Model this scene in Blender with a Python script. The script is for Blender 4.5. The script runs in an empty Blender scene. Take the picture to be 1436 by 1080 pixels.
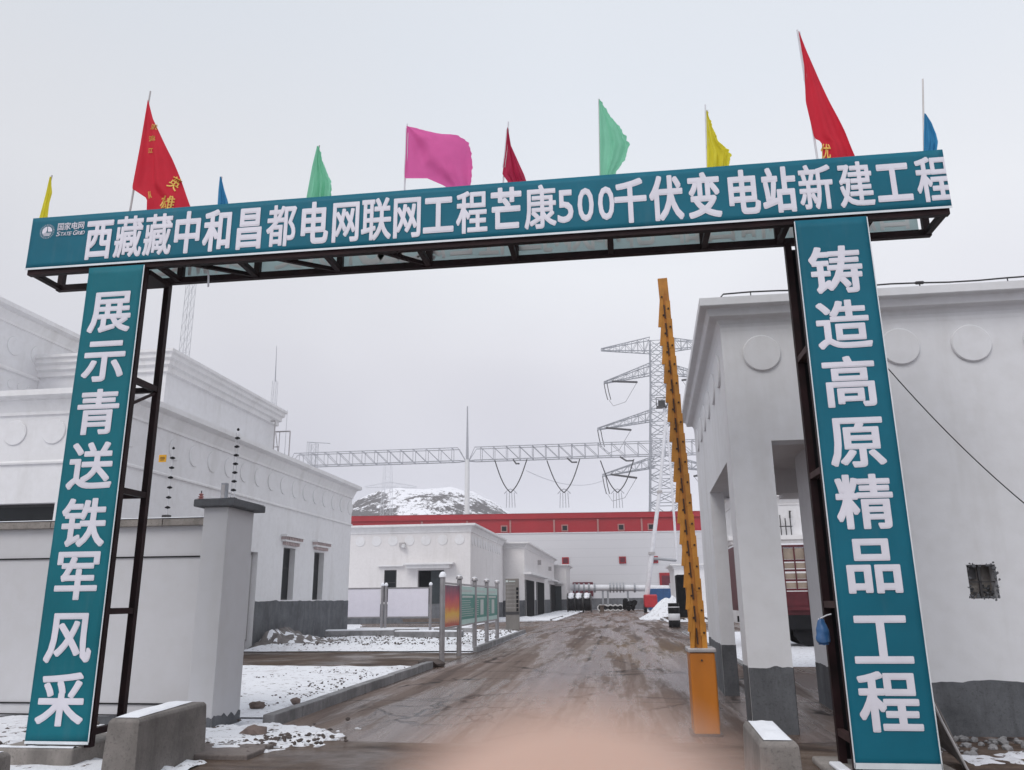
import bpy, bmesh, math, random
from mathutils import Vector, Matrix, noise
random.seed(7)
R = math.radians
S = bpy.context.scene
COL = S.collection
# ------------------------------------------------------------------ camera
F_PX, CX, CY = 1121.0, 718.0, 540.0
YAW, PITCH, ROLL, EYE = R(7.4), R(15.0), R(-0.6), 1.6
_fw = Vector((-math.sin(YAW)*math.cos(PITCH), math.cos(YAW)*math.cos(PITCH), math.sin(PITCH)))
_rt = Vector((math.cos(YAW), math.sin(YAW), 0)); _up = _rt.cross(_fw)
RT = math.cos(ROLL)*_rt + math.sin(ROLL)*_up
UP = -math.sin(ROLL)*_rt + math.cos(ROLL)*_up
cam_d = bpy.data.cameras.new('camera'); cam = bpy.data.objects.new('camera', cam_d); COL.objects.link(cam)
cam_d.sensor_fit = 'HORIZONTAL'; cam_d.sensor_width = 36; cam_d.lens = F_PX/1436*36
cam_d.clip_start = 0.005; cam_d.clip_end = 3000
cam.matrix_world = Matrix(((RT.x, UP.x, -_fw.x, 0), (RT.y, UP.y, -_fw.y, 0), (RT.z, UP.z, -_fw.z, EYE), (0, 0, 0, 1)))
S.camera = cam
S.render.resolution_x, S.render.resolution_y = 1024, 770

def ray(x, y):
    return RT*((x-CX)/F_PX) - UP*((y-CY)/F_PX) + _fw
def at(x, y, Y):                     # survey: photo pixel -> point on the vertical plane at road distance Y
    d = ray(x, y); t = Y/d.y
    return Vector((d.x*t, Y, EYE+d.z*t))
def atx(x, y, X):
    d = ray(x, y); t = X/d.x
    return Vector((X, d.y*t, EYE+d.z*t))
def gnd(x, y, z=0.0):
    d = ray(x, y); t = (z-EYE)/d.z
    return Vector((d.x*t, d.y*t, z))

# ------------------------------------------------------------------ sky, sun, exposure
SUN_EL, SUN_AZ = R(48), R(202)       # soft light through the overcast, from behind the camera
W = bpy.data.worlds.new('World'); S.world = W; W.use_nodes = True
nt = W.node_tree; nt.nodes.clear()
wo = nt.nodes.new('ShaderNodeOutputWorld'); add = nt.nodes.new('ShaderNodeAddShader')
b1 = nt.nodes.new('ShaderNodeBackground'); b2 = nt.nodes.new('ShaderNodeBackground')
sky = nt.nodes.new('ShaderNodeTexSky'); sky.sky_type = 'NISHITA'; sky.sun_disc = False
sky.sun_elevation = SUN_EL; sky.sun_rotation = SUN_AZ; sky.altitude = 4000
hs = nt.nodes.new('ShaderNodeHueSaturation'); hs.inputs['Saturation'].default_value = 0.25
nt.links.new(sky.outputs[0], hs.inputs['Color']); nt.links.new(hs.outputs[0], b1.inputs[0]); b1.inputs[1].default_value = 0.05
tc = nt.nodes.new('ShaderNodeTexCoord'); sx = nt.nodes.new('ShaderNodeSeparateXYZ'); nt.links.new(tc.outputs['Generated'], sx.inputs[0])
mr = nt.nodes.new('ShaderNodeMapRange'); nt.links.new(sx.outputs['Z'], mr.inputs[0])
mr.inputs[1].default_value = 0.0; mr.inputs[2].default_value = 0.62
nz = nt.nodes.new('ShaderNodeTexNoise'); nz.inputs['Scale'].default_value = 1.6; nz.inputs['Detail'].default_value = 3
nt.links.new(tc.outputs['Generated'], nz.inputs['Vector'])
ma = nt.nodes.new('ShaderNodeMath'); ma.operation = 'MULTIPLY_ADD'; ma.inputs[1].default_value = 0.62; ma.inputs[2].default_value = -0.31
nt.links.new(nz.outputs[0], ma.inputs[0])
mb_ = nt.nodes.new('ShaderNodeMath'); mb_.operation = 'ADD'; nt.links.new(mr.outputs[0], mb_.inputs[0]); nt.links.new(ma.outputs[0], mb_.inputs[1])
cr = nt.nodes.new('ShaderNodeValToRGB'); nt.links.new(mb_.outputs[0], cr.inputs[0])
el = cr.color_ramp.elements
el[0].position = 0.0; el[0].color = (0.25, 0.24, 0.285, 1)
el[1].position = 1.0; el[1].color = (0.585, 0.618, 0.665, 1)
for p_, c_ in ((.28, (.35, .337, .375, 1)), (.52, (.525, .52, .55, 1)), (.74, (.615, .625, .65, 1))):
    e = el.new(p_); e.color = c_
mx_ = nt.nodes.new('ShaderNodeMapRange'); nt.links.new(sx.outputs['X'], mx_.inputs[0])
mx_.inputs[1].default_value = -.75; mx_.inputs[2].default_value = -.05; mx_.inputs[3].default_value = .84; mx_.inputs[4].default_value = 1.0
vs = nt.nodes.new('ShaderNodeVectorMath'); vs.operation = 'SCALE'; nt.links.new(cr.outputs[0], vs.inputs[0]); nt.links.new(mx_.outputs[0], vs.inputs['Scale'])
nt.links.new(vs.outputs[0], b2.inputs[0]); b2.inputs[1].default_value = 1.0
nt.links.new(b1.outputs[0], add.inputs[0]); nt.links.new(b2.outputs[0], add.inputs[1]); nt.links.new(add.outputs[0], wo.inputs[0])
sd = bpy.data.lights.new('sun', 'SUN'); sd.energy = 1.15; sd.angle = R(30); sd.color = (1.0, 0.965, 0.93)
sun = bpy.data.objects.new('sun', sd); COL.objects.link(sun)
_sd = Vector((math.sin(SUN_AZ)*math.cos(SUN_EL), math.cos(SUN_AZ)*math.cos(SUN_EL), math.sin(SUN_EL)))
sun.rotation_euler = _sd.to_track_quat('Z', 'Y').to_euler(); sun.location = _sd*50 + Vector((0, 0, 0))
S.view_settings.view_transform = 'Standard'; S.view_settings.look = 'None'
S.view_settings.exposure = 0.2; S.view_settings.gamma = 1.0
S.cycles.max_bounces = 8; S.cycles.volume_bounces = 1; S.cycles.use_denoising = True

# ------------------------------------------------------------------ materials
def lin(r, g, b):
    f = lambda c: (c/12.92 if c <= .04045 else ((c+.055)/1.055)**2.4)
    return tuple(f(v/255) for v in (r, g, b))
class NT:
    def __init__(s, name):
        s.m = bpy.data.materials.new(name); s.m.use_nodes = True
        s.t = s.m.node_tree; s.b = s.t.nodes['Principled BSDF']
        s.tc = s.t.nodes.new('ShaderNodeTexCoord')
    def n(s, typ, **k):
        nd = s.t.nodes.new(typ)
        for a, v in k.items():
            if hasattr(nd, a) and not isinstance(v, (tuple, list)) : setattr(nd, a, v)
        return nd
    def l(s, a, b): s.t.links.new(a, b)
    def vec(s, scale=(1, 1, 1), src='Object'):
        mp = s.t.nodes.new('ShaderNodeMapping'); mp.inputs['Scale'].default_value = scale
        s.l(s.tc.outputs[src], mp.inputs[0]); return mp.outputs[0]
    def noise(s, sc, det=4, rough=.55, scale=(1, 1, 1), dist=0):
        nd = s.t.nodes.new('ShaderNodeTexNoise'); nd.inputs['Scale'].default_value = sc
        nd.inputs['Detail'].default_value = det; nd.inputs['Roughness'].default_value = rough
        nd.inputs['Distortion'].default_value = dist
        s.l(s.vec(scale), nd.inputs['Vector']); return nd.outputs[0]
    def ramp(s, fac, stops):
        nd = s.t.nodes.new('ShaderNodeValToRGB'); e = nd.color_ramp.elements
        for i, (p, c) in enumerate(stops):
            if not isinstance(c, (tuple, list)): c = (c, c, c)
            if i < 2: x = e[i]; x.position = p
            else: x = e.new(p)
            x.color = (*c, 1)
        s.l(fac, nd.inputs[0]); return nd.outputs[0]
    def mix(s, fac, a, b, mode='MIX'):
        nd = s.t.nodes.new('ShaderNodeMix'); nd.data_type = 'RGBA'; nd.blend_type = mode
        for v, i in ((fac, 0), (a, 6), (b, 7)):
            if hasattr(v, 'links'): s.l(v, nd.inputs[i])
            elif i == 0: nd.inputs[0].default_value = v
            else: nd.inputs[i].default_value = (*v, 1)
        return nd.outputs[2]
    def math(s, op, a, b=0.0):
        nd = s.t.nodes.new('ShaderNodeMath'); nd.operation = op
        for v, i in ((a, 0), (b, 1)):
            if hasattr(v, 'links'): s.l(v, nd.inputs[i])
            else: nd.inputs[i].default_value = v
        return nd.outputs[0]
    def bump(s, h, st=.3, d=.02):
        nd = s.t.nodes.new('ShaderNodeBump'); nd.inputs['Strength'].default_value = st; nd.inputs['Distance'].default_value = d
        s.l(h, nd.inputs['Height']); s.l(nd.outputs[0], s.b.inputs['Normal'])
    def col(s, c): 
        if hasattr(c, 'links'): s.l(c, s.b.inputs['Base Color'])
        else: s.b.inputs['Base Color'].default_value = (*c, 1)
    def rough(s, v):
        if hasattr(v, 'links'): s.l(v, s.b.inputs['Roughness'])
        else: s.b.inputs['Roughness'].default_value = v
M = {}
def simple(name, c, rough=.6, var=.15, sc=3.0, metal=0, bump=0, streak=False):
    t = NT(name); n = t.noise(sc, 5, .6, (1, 1, .25) if streak else (1, 1, 1))
    lo = tuple(v*(1-var) for v in c); hi = tuple(min(1, v*(1+var)) for v in c)
    t.col(t.ramp(n, [(.3, lo), (.7, hi)])); t.rough(rough); t.b.inputs['Metallic'].default_value = metal
    if bump: t.bump(t.noise(sc*12, 3), bump, .01)
    M[name] = t.m; return t
def plaster(name, c, dirt=(.42, .40, .37)):
    t = NT(name)
    big = t.noise(.35, 4, .6); st = t.noise(1.3, 5, .65, (1, 1, .16)); fine = t.noise(5, 5, .6)
    a = t.mix(t.ramp(big, [(.3, 0), (.7, 1)]), tuple(v*.93 for v in c), c)
    a = t.mix(t.ramp(st, [(.53, 0), (.82, .38)]), a, dirt)
    a = t.mix(t.ramp(fine, [(.4, 0), (.75, .16)]), a, dirt)
    t.col(a); t.rough(.88); t.bump(t.noise(14, 4), .12, .012); M[name] = t.m
plaster('plaster', (.75, .742, .755))
plaster('plaster_warm', (.735, .71, .71))
plaster('trim', (.78, .77, .775))
plaster('fence_paint', (.59, .585, .605))
plaster('gatehouse_plaster', (.74, .74, .762))
def cement(name, c):
    t = NT(name)
    a = t.ramp(t.noise(1.6, 8, .7), [(.34, tuple(v*.66 for v in c)), (.5, c), (.66, tuple(v*1.28 for v in c))])
    a = t.mix(t.ramp(t.noise(3.0, 6, .72, (1, 1, .16)), [(.48, 0), (.66, .6)]), a, tuple(v*.5 for v in c))
    a = t.mix(t.ramp(t.noise(38, 4, .7), [(.55, 0), (.66, .6)]), a, tuple(v*.45 for v in c))
    t.col(a); t.rough(.92); t.bump(t.noise(22, 6, .75), .6, .012); M[name] = t.m
cement('cement', (.118, .122, .132))
cement('concrete', (.27, .245, .225))
cement('kerbstone', (.25, .245, .25))
cement('old_concrete', (.20, .182, .17))
cement('dark_concrete', (.16, .135, .125))
t = NT('snow')
sp = t.noise(7, 7, .78); a = t.mix(t.ramp(sp, [(.565, 0), (.63, 1)]), (.80, .81, .85), (.17, .14, .13)); a = t.mix(t.ramp(t.noise(.7, 5, .65), [(.60, 0), (.75, .7)]), a, (.30, .26, .25))
t.col(a); t.rough(.75); t.bump(t.noise(7, 6, .7), .7, .06); M['snow'] = t.m
t = NT('clean_snow'); t.col((.82, .83, .87)); t.rough(.7); t.bump(t.noise(12, 5, .6), .4, .02); M['clean_snow'] = t.m
# snowy ground: trodden snow with dark stones showing
t = NT('snow_ground')
big = t.noise(.22, 5, .6); spk = t.noise(6.5, 7, .78); sp2 = t.noise(17, 4, .7)
sn = t.mix(t.ramp(spk, [(.55, 0), (.64, 1)]), (.78, .79, .84), (.16, .13, .125))
sn = t.mix(t.ramp(sp2, [(.62, 0), (.70, .9)]), sn, (.12, .10, .10))
sn = t.mix(t.ramp(big, [(.66, 0), (.74, .8)]), sn, (.17, .14, .125))
t.col(sn); t.rough(.85); t.bump(spk, .9, .05); M['snow_ground'] = t.m
# road: worn concrete under brown mud, wet lanes, tyre tracks, cracks
t = NT('road')
ps = t.n('ShaderNodeSeparateXYZ'); t.l(t.tc.outputs['Object'], ps.inputs[0]); PX, PYY = ps.outputs['X'], ps.outputs['Y']
wob = t.noise(.8, 7, .68, (1, .16, 1))
def blob(cx, cy, rx, ry, lo=.15, hi=.75):
    a_ = t.math('POWER', t.math('DIVIDE', t.math('SUBTRACT', PX, cx), rx), 2.0); b_ = t.math('POWER', t.math('DIVIDE', t.math('SUBTRACT', PYY, cy), ry), 2.0)
    d_ = t.math('SUBTRACT', 1.0, t.math('SQRT', t.math('ADD', a_, b_)))
    return t.ramp(t.math('ADD', d_, t.math('MULTIPLY', t.math('SUBTRACT', wob, .5), 1.9)), [(lo, 0), (hi, 1)])
big = t.noise(.55, 7, .66, (1, .07, 1), .3); mid = t.noise(2.4, 8, .74, (1, .06, 1), .3); fine = t.noise(30, 5, .78); trk = t.noise(2.0, 6, .6, (1, .03, 1), .2)
a = t.ramp(big, [(.36, (.095, .060, .047)), (.48, (.140, .098, .080)), (.62, (.200, .152, .130))])
a = t.mix(t.math('MULTIPLY', blob(-1.3, 16, 1.5, 7), .65), a, (.150, .140, .155))
a = t.mix(t.math('MULTIPLY', blob(1.4, 17, 1.1, 6), .6), a, (.200, .180, .195))
a = t.mix(t.math('MULTIPLY', blob(.6, 28, 2.6, 10), .9), a, (.150, .092, .048))
a = t.mix(t.math('MULTIPLY', blob(-1, 90, 5, 44), .85), a, (.175, .108, .082))
a = t.mix(t.math('MULTIPLY', blob(-1, 44, 14, 4.5), .7), a, (.085, .058, .047))
a = t.mix(t.ramp(mid, [(.49, 0), (.63, .60)]), a, (.085, .058, .048))
a = t.mix(t.ramp(trk, [(.52, 0), (.57, .60)]), a, (.270, .222, .205))
a = t.mix(t.ramp(t.noise(2.6, 6, .62, (1, .035, 1), .25), [(.55, 0), (.61, .65)]), a, (.075, .053, .046))
a = t.mix(t.ramp(fine, [(.46, 0), (.66, .45)]), a, (.055, .042, .037))
wn = t.n('ShaderNodeTexNoise'); wn.inputs['Scale'].default_value = 1.1; wn.inputs['Detail'].default_value = 7; t.l(t.vec(), wn.inputs['Vector'])
wv = t.n('ShaderNodeVectorMath'); wv.operation = 'MULTIPLY_ADD'; t.l(wn.outputs[1], wv.inputs[0]); wv.inputs[1].default_value = (1.1, 1.1, 0); t.l(t.vec((1, .7, 1)), wv.inputs[2])
def cracks(sc, lo, hi):
    vo = t.n('ShaderNodeTexVoronoi'); vo.feature = 'DISTANCE_TO_EDGE'; vo.inputs['Scale'].default_value = sc
    t.l(wv.outputs[0], vo.inputs['Vector']); return t.ramp(vo.outputs['Distance'], [(lo, 1), (hi, 0)])
c1 = t.math('MULTIPLY', cracks(.36, .006, .020), t.ramp(t.noise(.35, 3), [(.44, 0), (.54, 1)]))
c2 = t.math('MULTIPLY', cracks(1.25, .012, .045), blob(-2.4, 12.9, 2.3, 2.6, .25, .5))
c3 = t.math('MULTIPLY', cracks(1.0, .010, .035), blob(-.6, 15.5, 1.0, 4.5, .3, .5))
jy = t.math('ABSOLUTE', t.math('SUBTRACT', t.math('FRACT', t.math('MULTIPLY', t.math('ADD', PYY, t.math('MULTIPLY', wn.outputs[0], .35)), .18)), .5))
jx = t.math('ABSOLUTE', t.math('ADD', t.math('ADD', PX, t.math('MULTIPLY', wn.outputs[0], .40)), .75))
jm = t.math('MULTIPLY', t.math('MAXIMUM', t.ramp(jy, [(.004, 1), (.009, 0)]), t.ramp(jx, [(.022, 1), (.07, 0)])), t.ramp(t.noise(.8, 4), [(.36, .15), (.55, .9)]))
cf = t.math('MAXIMUM', t.math('MAXIMUM', c1, c2), t.math('MAXIMUM', c3, jm))
a = t.mix(t.math('MULTIPLY', cf, .92), a, (.022, .016, .014))
t.col(a)
t.rough(t.ramp(t.noise(.8, 6, .65, (1, .10, 1)), [(.47, .20), (.55, .82)])); t.b.inputs['Specular IOR Level'].default_value = .26
t.bump(t.math('ADD', t.math('MULTIPLY', cf, -2.0), t.math('ADD', fine, mid)), .45, .02); M['road'] = t.m
t = NT('mud')
a = t.ramp(t.noise(.9, 8, .74, (.5, 1.4, 1), .8), [(.38, (.042, .027, .021)), (.5, (.095, .064, .047)), (.64, (.165, .125, .10))])
a = t.mix(t.ramp(t.noise(30, 5, .75), [(.46, 0), (.66, .5)]), a, (.03, .022, .018)); t.b.inputs['Specular IOR Level'].default_value = .22
t.col(a); t.rough(t.ramp(t.noise(.6, 4), [(.4, .3), (.6, .85)])); t.bump(t.noise(8, 6, .7), .5, .03); M['mud'] = t.m
# teal printed vinyl, slightly puckered
def vinyl(name, c):
    t = NT(name)
    a = t.ramp(t.noise(.9, 4, .6), [(.3, tuple(v*.86 for v in c)), (.7, tuple(v*1.12 for v in c))])
    a = t.mix(t.ramp(t.noise(3, 5, .7, (1, 1, .12)), [(.56, 0), (.85, .22)]), a, (.16, .19, .2))
    t.col(a); t.rough(.6); t.b.inputs['Specular IOR Level'].default_value = .25; t.bump(t.noise(1.1, 3, .5, (1, 1, 1.2)), .35, .08); M[name] = t.m
vinyl('vinyl', (.005, .128, .190))
vinyl('vinyl_left', (.0045, .142, .182))
simple('letter_white', (.74, .72, .79), .5, .06)
simple('border_white', (.70, .74, .77), .5, .12)
simple('maroon_steel', (.017, .006, .007), .6, .5, 4).b.inputs['Specular IOR Level'].default_value = .2
simple('brown_steel', (.050, .027, .026), .65, .4, 4).b.inputs['Specular IOR Level'].default_value = .2
t = NT('back_vinyl')
tr = t.t.nodes.new('ShaderNodeBsdfTranslucent'); tr.inputs[0].default_value = (.72, .82, .82, 1)
t.col((.48, .58, .58)); t.rough(.6)
mx = t.t.nodes.new('ShaderNodeMixShader'); mx.inputs[0].default_value = .72
o_ = t.t.nodes['Material Output']; t.l(t.b.outputs[0], mx.inputs[1]); t.l(tr.outputs[0], mx.inputs[2]); t.l(mx.outputs[0], o_.inputs[0]); M['back_vinyl'] = t.m
simple('back_letter', (.80, .82, .82), .6, .08)
def cloth(name, c, tl=.4):
    t = NT(name)
    a = t.ramp(t.noise(5, 4, .6), [(.3, tuple(v*.94 for v in c)), (.7, tuple(min(1, v*1.05) for v in c))])
    t.col(a); t.rough(.8); t.bump(t.noise(7, 4, .6, (1, 1, .35)), .35, .03)
    tr = t.t.nodes.new('ShaderNodeBsdfTranslucent'); t.l(a, tr.inputs[0])
    mx = t.t.nodes.new('ShaderNodeMixShader'); mx.inputs[0].default_value = tl
    o_ = t.t.nodes['Material Output']; t.l(t.b.outputs[0], mx.inputs[1]); t.l(tr.outputs[0], mx.inputs[2]); t.l(mx.outputs[0], o_.inputs[0])
    M[name] = t.m
cloth('flag_red', (.64, .020, .045)); cloth('flag_pink', (.76, .135, .40)); cloth('flag_crimson', (.50, .025, .085))
cloth('flag_green', (.28, .70, .48), .55); cloth('flag_yellow', (.80, .72, .06)); cloth('flag_blue', (.045, .27, .50)); cloth('flag_white', (.72, .73, .76))
simple('gold_print', (.80, .50, .10), .6, .15)
simple('pole_grey', (.42, .40, .40), .4, .15, 5, .3)
simple('pole_white', (.66, .66, .69), .5, .1)
simple('dark_metal', (.035, .033, .035), .5, .3)
simple('black', (.008, .008, .010), .6, .3).b.inputs['Specular IOR Level'].default_value = .2
simple('black_matt', (.006, .0065, .008), .9, .4).b.inputs['Specular IOR Level'].default_value = .1
simple('galvanised', (.30, .31, .335), .5, .15, 2, .2)
simple('pale_steel', (.33, .335, .36), .5, .1, 2, .1)
simple('stainless', (.33, .315, .32), .35, .15, 3, .55)
simple('orange', (.47, .150, .010), .45, .16, 2.5, 0, .05, True)
simple('barrier_orange', (.50, .205, .022), .5, .22, 4)
simple('barrier_amber', (.38, .135, .013), .55, .25, 4)
simple('barrier_dark', (.05, .018, .006), .6, .2)
simple('red_panel', (.31, .004, .012), .5, .10, .3)
simple('maroon_window', (.10, .006, .018), .5, .2)
t = NT('metal_siding')
sz = t.n('ShaderNodeSeparateXYZ'); t.l(t.tc.outputs['Object'], sz.inputs[0])
fr = t.math('FRACT', t.math('MULTIPLY', sz.outputs['Z'], .8))
a = t.mix(t.ramp(fr, [(.90, 0), (.97, .35)]), (.56, .555, .575), (.40, .40, .42)); t.col(a); t.rough(.5); M['metal_siding'] = t.m
simple('glass_dark', (.012, .014, .016), .35, .3, 1).b.inputs['Specular IOR Level'].default_value = .25
simple('door_dark', (.022, .030, .034), .4, .3)
simple('window_recess', (.30, .29, .29), .8, .1)
simple('lintel_red', (.50, .40, .395), .7, .15)
simple('red_paint', (.45, .018, .028), .45, .15)
simple('truck_red', (.085, .006, .012), .5, .25)
simple('truck_wood', (.30, .24, .19), .7, .2)
simple('blue_paint', (.016, .075, .20), .5, .2)
simple('white_board', (.72, .69, .75), .4, .04)
simple('green_board', (.015, .21, .165), .4, .08)
simple('pale_green', (.45, .62, .58), .5, .06)
simple('sign_grey', (.20, .185, .17), .35, .25, 1.5, .3, 0, True)
simple('pale_line', (.50, .55, .53), .5, .05)
simple('warning_yellow', (.72, .36, .01), .5, .12)
simple('insulator_white', (.62, .62, .62), .4, .05)
simple('tarp', (.16, .145, .14), .85, .35, 6)
simple('stone', (.16, .12, .105), .9, .45, 3, 0, .3)
simple('dark_stone', (.085, .068, .062), .9, .5, 3, 0, .3)
simple('planks', (.14, .105, .085), .85, .35, 3)
simple('bag_blue', (.03, .10, .24), .35, .2)
simple('mist_steel', (.58, .585, .61), .6, .05)  # paler steel, with the distance haze put into its colour
simple('mast_red', (.35, .16, .15), .5, .1)
t = NT('sunset_print')
sz = t.n('ShaderNodeSeparateXYZ'); t.l(t.tc.outputs['Object'], sz.inputs[0])
v = t.math('ADD', t.math('MULTIPLY', t.math('SUBTRACT', sz.outputs['Z'], .88), 1/1.12), t.math('MULTIPLY', t.math('SUBTRACT', t.noise(4, 5, .7), .5), .35))
t.col(t.ramp(v, [(.05, (.45, .06, .03)), (.15, (.75, .35, .12)), (.30, (.80, .45, .02)), (.45, (.70, .12, .02)), (.66, (.55, .03, .06)), (.80, (.30, .01, .06)), (1., (.06, .01, .05))]))
t.rough(.4); M['sunset_print'] = t.m
t = NT('hill')
gm = t.n('ShaderNodeNewGeometry'); sz = t.n('ShaderNodeSeparateXYZ'); t.l(gm.outputs['Normal'], sz.inputs[0])
spn = t.noise(.30, 8, .78, (1, 1, .8)); bn = t.noise(.022, 4, .6)
sp3 = t.n('ShaderNodeSeparateXYZ'); t.l(gm.outputs['Position'], sp3.inputs[0])
hz_ = t.math('SUBTRACT', t.math('MULTIPLY', t.math('SUBTRACT', 47.0, sp3.outputs['Z']), .0095), t.math('MULTIPLY', t.math('ADD', sp3.outputs['X'], 92.0), .0026))
msk = t.ramp(t.math('ADD', t.math('ADD', t.math('MULTIPLY', bn, .9), hz_), t.math('MULTIPLY', spn, 1.0)), [(.975, 0), (1.035, 1)])
t.col(t.mix(msk, (.80, .80, .84), (.105, .098, .10))); t.rough(.9); M['hill'] = t.m
t = NT('skin')
t.col(t.ramp(t.noise(60, 4), [(.3, (.46, .30, .235)), (.7, (.55, .37, .30))])); t.rough(.5)
t.b.inputs['Subsurface Weight'].default_value = .2; t.b.inputs['Subsurface Radius'].default_value = (.004, .0015, .001); M['skin'] = t.m
simple('nail', (.66, .42, .36), .3, .05)
simple('rust', (.10, .045, .025), .85, .3)

# ------------------------------------------------------------------ mesh helpers
class MB:
    def __init__(s): s.v = []; s.f = []
    def poly(s, pts):
        i = len(s.v); s.v += [tuple(p) for p in pts]; s.f.append(tuple(range(i, i+len(pts)))); return s
    def raw(s, vs, fs):
        i = len(s.v); s.v += [tuple(p) for p in vs]; s.f += [tuple(a+i for a in f) for f in fs]; return s
    def box(s, x0, x1, y0, y1, z0, z1):
        v = [(x, y, z) for z in (z0, z1) for y in (y0, y1) for x in (x0, x1)]
        return s.raw(v, [(0, 2, 3, 1), (4, 5, 7, 6), (0, 1, 5, 4), (1, 3, 7, 5), (3, 2, 6, 7), (2, 0, 4, 6)])
    def bar(s, p, q, w, h=None, up=(0, 0, 1)):
        p, q = Vector(p), Vector(q); h = h or w; d = (q-p).normalized(); u = Vector(up)
        if abs(d.dot(u)) > .95: u = Vector((0, 1, 0))
        a = d.cross(u).normalized()*w/2; b = a.cross(d).normalized()*h/2
        v = [c+sa*a+sb*b for c in (p, q) for sa, sb in ((-1, -1), (1, -1), (1, 1), (-1, 1))]
        return s.raw(v, [(3, 2, 1, 0), (4, 5, 6, 7), (0, 1, 5, 4), (1, 2, 6, 5), (2, 3, 7, 6), (3, 0, 4, 7)])
    def tube(s, pts, r, n=8, cap=True):
        pts = [Vector(p) for p in pts]; k = len(pts); i0 = len(s.v)
        rs = r if isinstance(r, (list, tuple)) else [r]*k
        a = None
        for i, p in enumerate(pts):
            d = (pts[min(i+1, k-1)]-pts[max(i-1, 0)]).normalized()
            if a is None:
                u = Vector((0, 0, 1)) if abs(d.z) < .9 else Vector((1, 0, 0)); a = d.cross(u).normalized()
            else: a = (a - d*a.dot(d)).normalized()
            b = d.cross(a)
            for j in range(n):
                t = 2*math.pi*j/n; s.v.append(tuple(p+(a*math.cos(t)+b*math.sin(t))*rs[i]))
        for i in range(k-1):
            for j in range(n):
                A = i0+i*n+j; B = i0+i*n+(j+1) % n; s.f.append((A, B, B+n, A+n))
        if cap:
            s.f.append(tuple(range(i0+n-1, i0-1, -1))); s.f.append(tuple(range(i0+(k-1)*n, i0+k*n)))
        return s
    def lathe(s, c, prof, n=16, axis='z'):
        c = Vector(c); i0 = len(s.v)
        for (r, h) in prof:
            for j in range(n):
                t = 2*math.pi*j/n; x, y = r*math.cos(t), r*math.sin(t)
                s.v.append(tuple(c+(Vector((x, y, h)) if axis == 'z' else Vector((h, x, y)) if axis == 'x' else Vector((x, h, y)))))
        for i in range(len(prof)-1):
            for j in range(n):
                A = i0+i*n+j; B = i0+i*n+(j+1) % n; s.f.append((A, B, B+n, A+n))
        s.f.append(tuple(range(i0, i0+n))); s.f.append(tuple(range(i0+(len(prof)-1)*n, i0+len(prof)*n)))
        return s
    def ring(s, foot, prof):
        """sweep a profile [(outset, z)] round a convex footprint (counter-clockwise), closed into a band"""
        n = len(foot); P = [Vector((x, y)) for x, y in foot]; i0 = len(s.v)
        nr = []
        for i in range(n):
            e = (P[(i+1) % n]-P[i]).normalized(); nr.append(Vector((e.y, -e.x)))
        mit = []
        for i in range(n):
            a, b = nr[i-1], nr[i]; m = (a+b); mit.append(m/(m.dot(b)))
        for (o, z) in prof:
            for i in range(n): q = P[i]+mit[i]*o; s.v.append((q.x, q.y, z))
        k = len(prof)
        for r in range(k):
            for i in range(n):
                A = i0+r*n+i; B = i0+r*n+(i+1) % n; C = i0+((r+1) % k)*n+(i+1) % n; D = i0+((r+1) % k)*n+i
                s.f.append((A, B, C, D))
        return s
    def grid(s, fn, nu, nv):
        i0 = len(s.v)
        for j in range(nv+1):
            for i in range(nu+1): s.v.append(tuple(fn(i/nu, j/nv)))
        for j in range(nv):
            for i in range(nu):
                A = i0+j*(nu+1)+i; s.f.append((A, A+1, A+nu+2, A+nu+1))
        return s
    def rock(s, c, r, seed=0, sub=2, flat=.7):
        bm = bmesh.new(); bmesh.ops.create_icosphere(bm, subdivisions=max(1, sub), radius=1)
        c = Vector(c); i0 = len(s.v); off = Vector((seed*3.1, seed*1.7, seed*.9))
        rx = r if isinstance(r, (tuple, list)) else (r, r, r*flat)
        for v in bm.verts:
            k = 1+.45*noise.noise(v.co*1.3+off)+.18*noise.noise(v.co*3.5+off)
            s.v.append(tuple(c+Vector((v.co.x*rx[0]*k, v.co.y*rx[1]*k, v.co.z*rx[2]*k))))
        bm.verts.index_update(); s.f += [tuple(i0+v.index for v in f.verts) for f in bm.faces]; bm.free(); return s
    def shear(s, k, y0):
        s.v = [(x+k*(y-y0), y, z) for x, y, z in s.v]; return s
    def build(s, name, mat, parent=None, bevel=0, smooth=False, solid=0):
        o = Vector((0, 0, 0)); q = parent
        while q is not None: o += q.location; q = q.parent
        me = bpy.data.meshes.new(name); me.from_pydata([(Vector(v)-o) for v in s.v], [], s.f); me.validate()
        bm = bmesh.new(); bm.from_mesh(me)
        bmesh.ops.recalc_face_normals(bm, faces=bm.faces[:]) if not getattr(s, 'flat', False) else None
        bm.to_mesh(me); bm.free()
        me.materials.append(M[mat] if isinstance(mat, str) else mat)
        ob = bpy.data.objects.new(name, me); COL.objects.link(ob)
        if parent is not None: ob.parent = parent
        if smooth:
            for p in me.polygons: p.use_smooth = True
            try: me.set_sharp_from_angle(angle=R(40))
            except Exception: pass
        if bevel:
            b = ob.modifiers.new('bevel', 'BEVEL'); b.width = bevel; b.segments = 2; b.limit_method = 'ANGLE'
        if solid:
            d = ob.modifiers.new('solid', 'SOLIDIFY'); d.thickness = solid
        return ob
def tag(o, label, cat, group=None):
    o['label'] = label; o['category'] = cat
    if group: o['group'] = group
    return o
def thing(name, loc, label, cat, group=None):
    o = bpy.data.objects.new(name, None); o.location = loc; o.empty_display_size = .2; COL.objects.link(o)
    return tag(o, label, cat, group)
def struct(o, kind='structure'):
    o['kind'] = kind; return o
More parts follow.
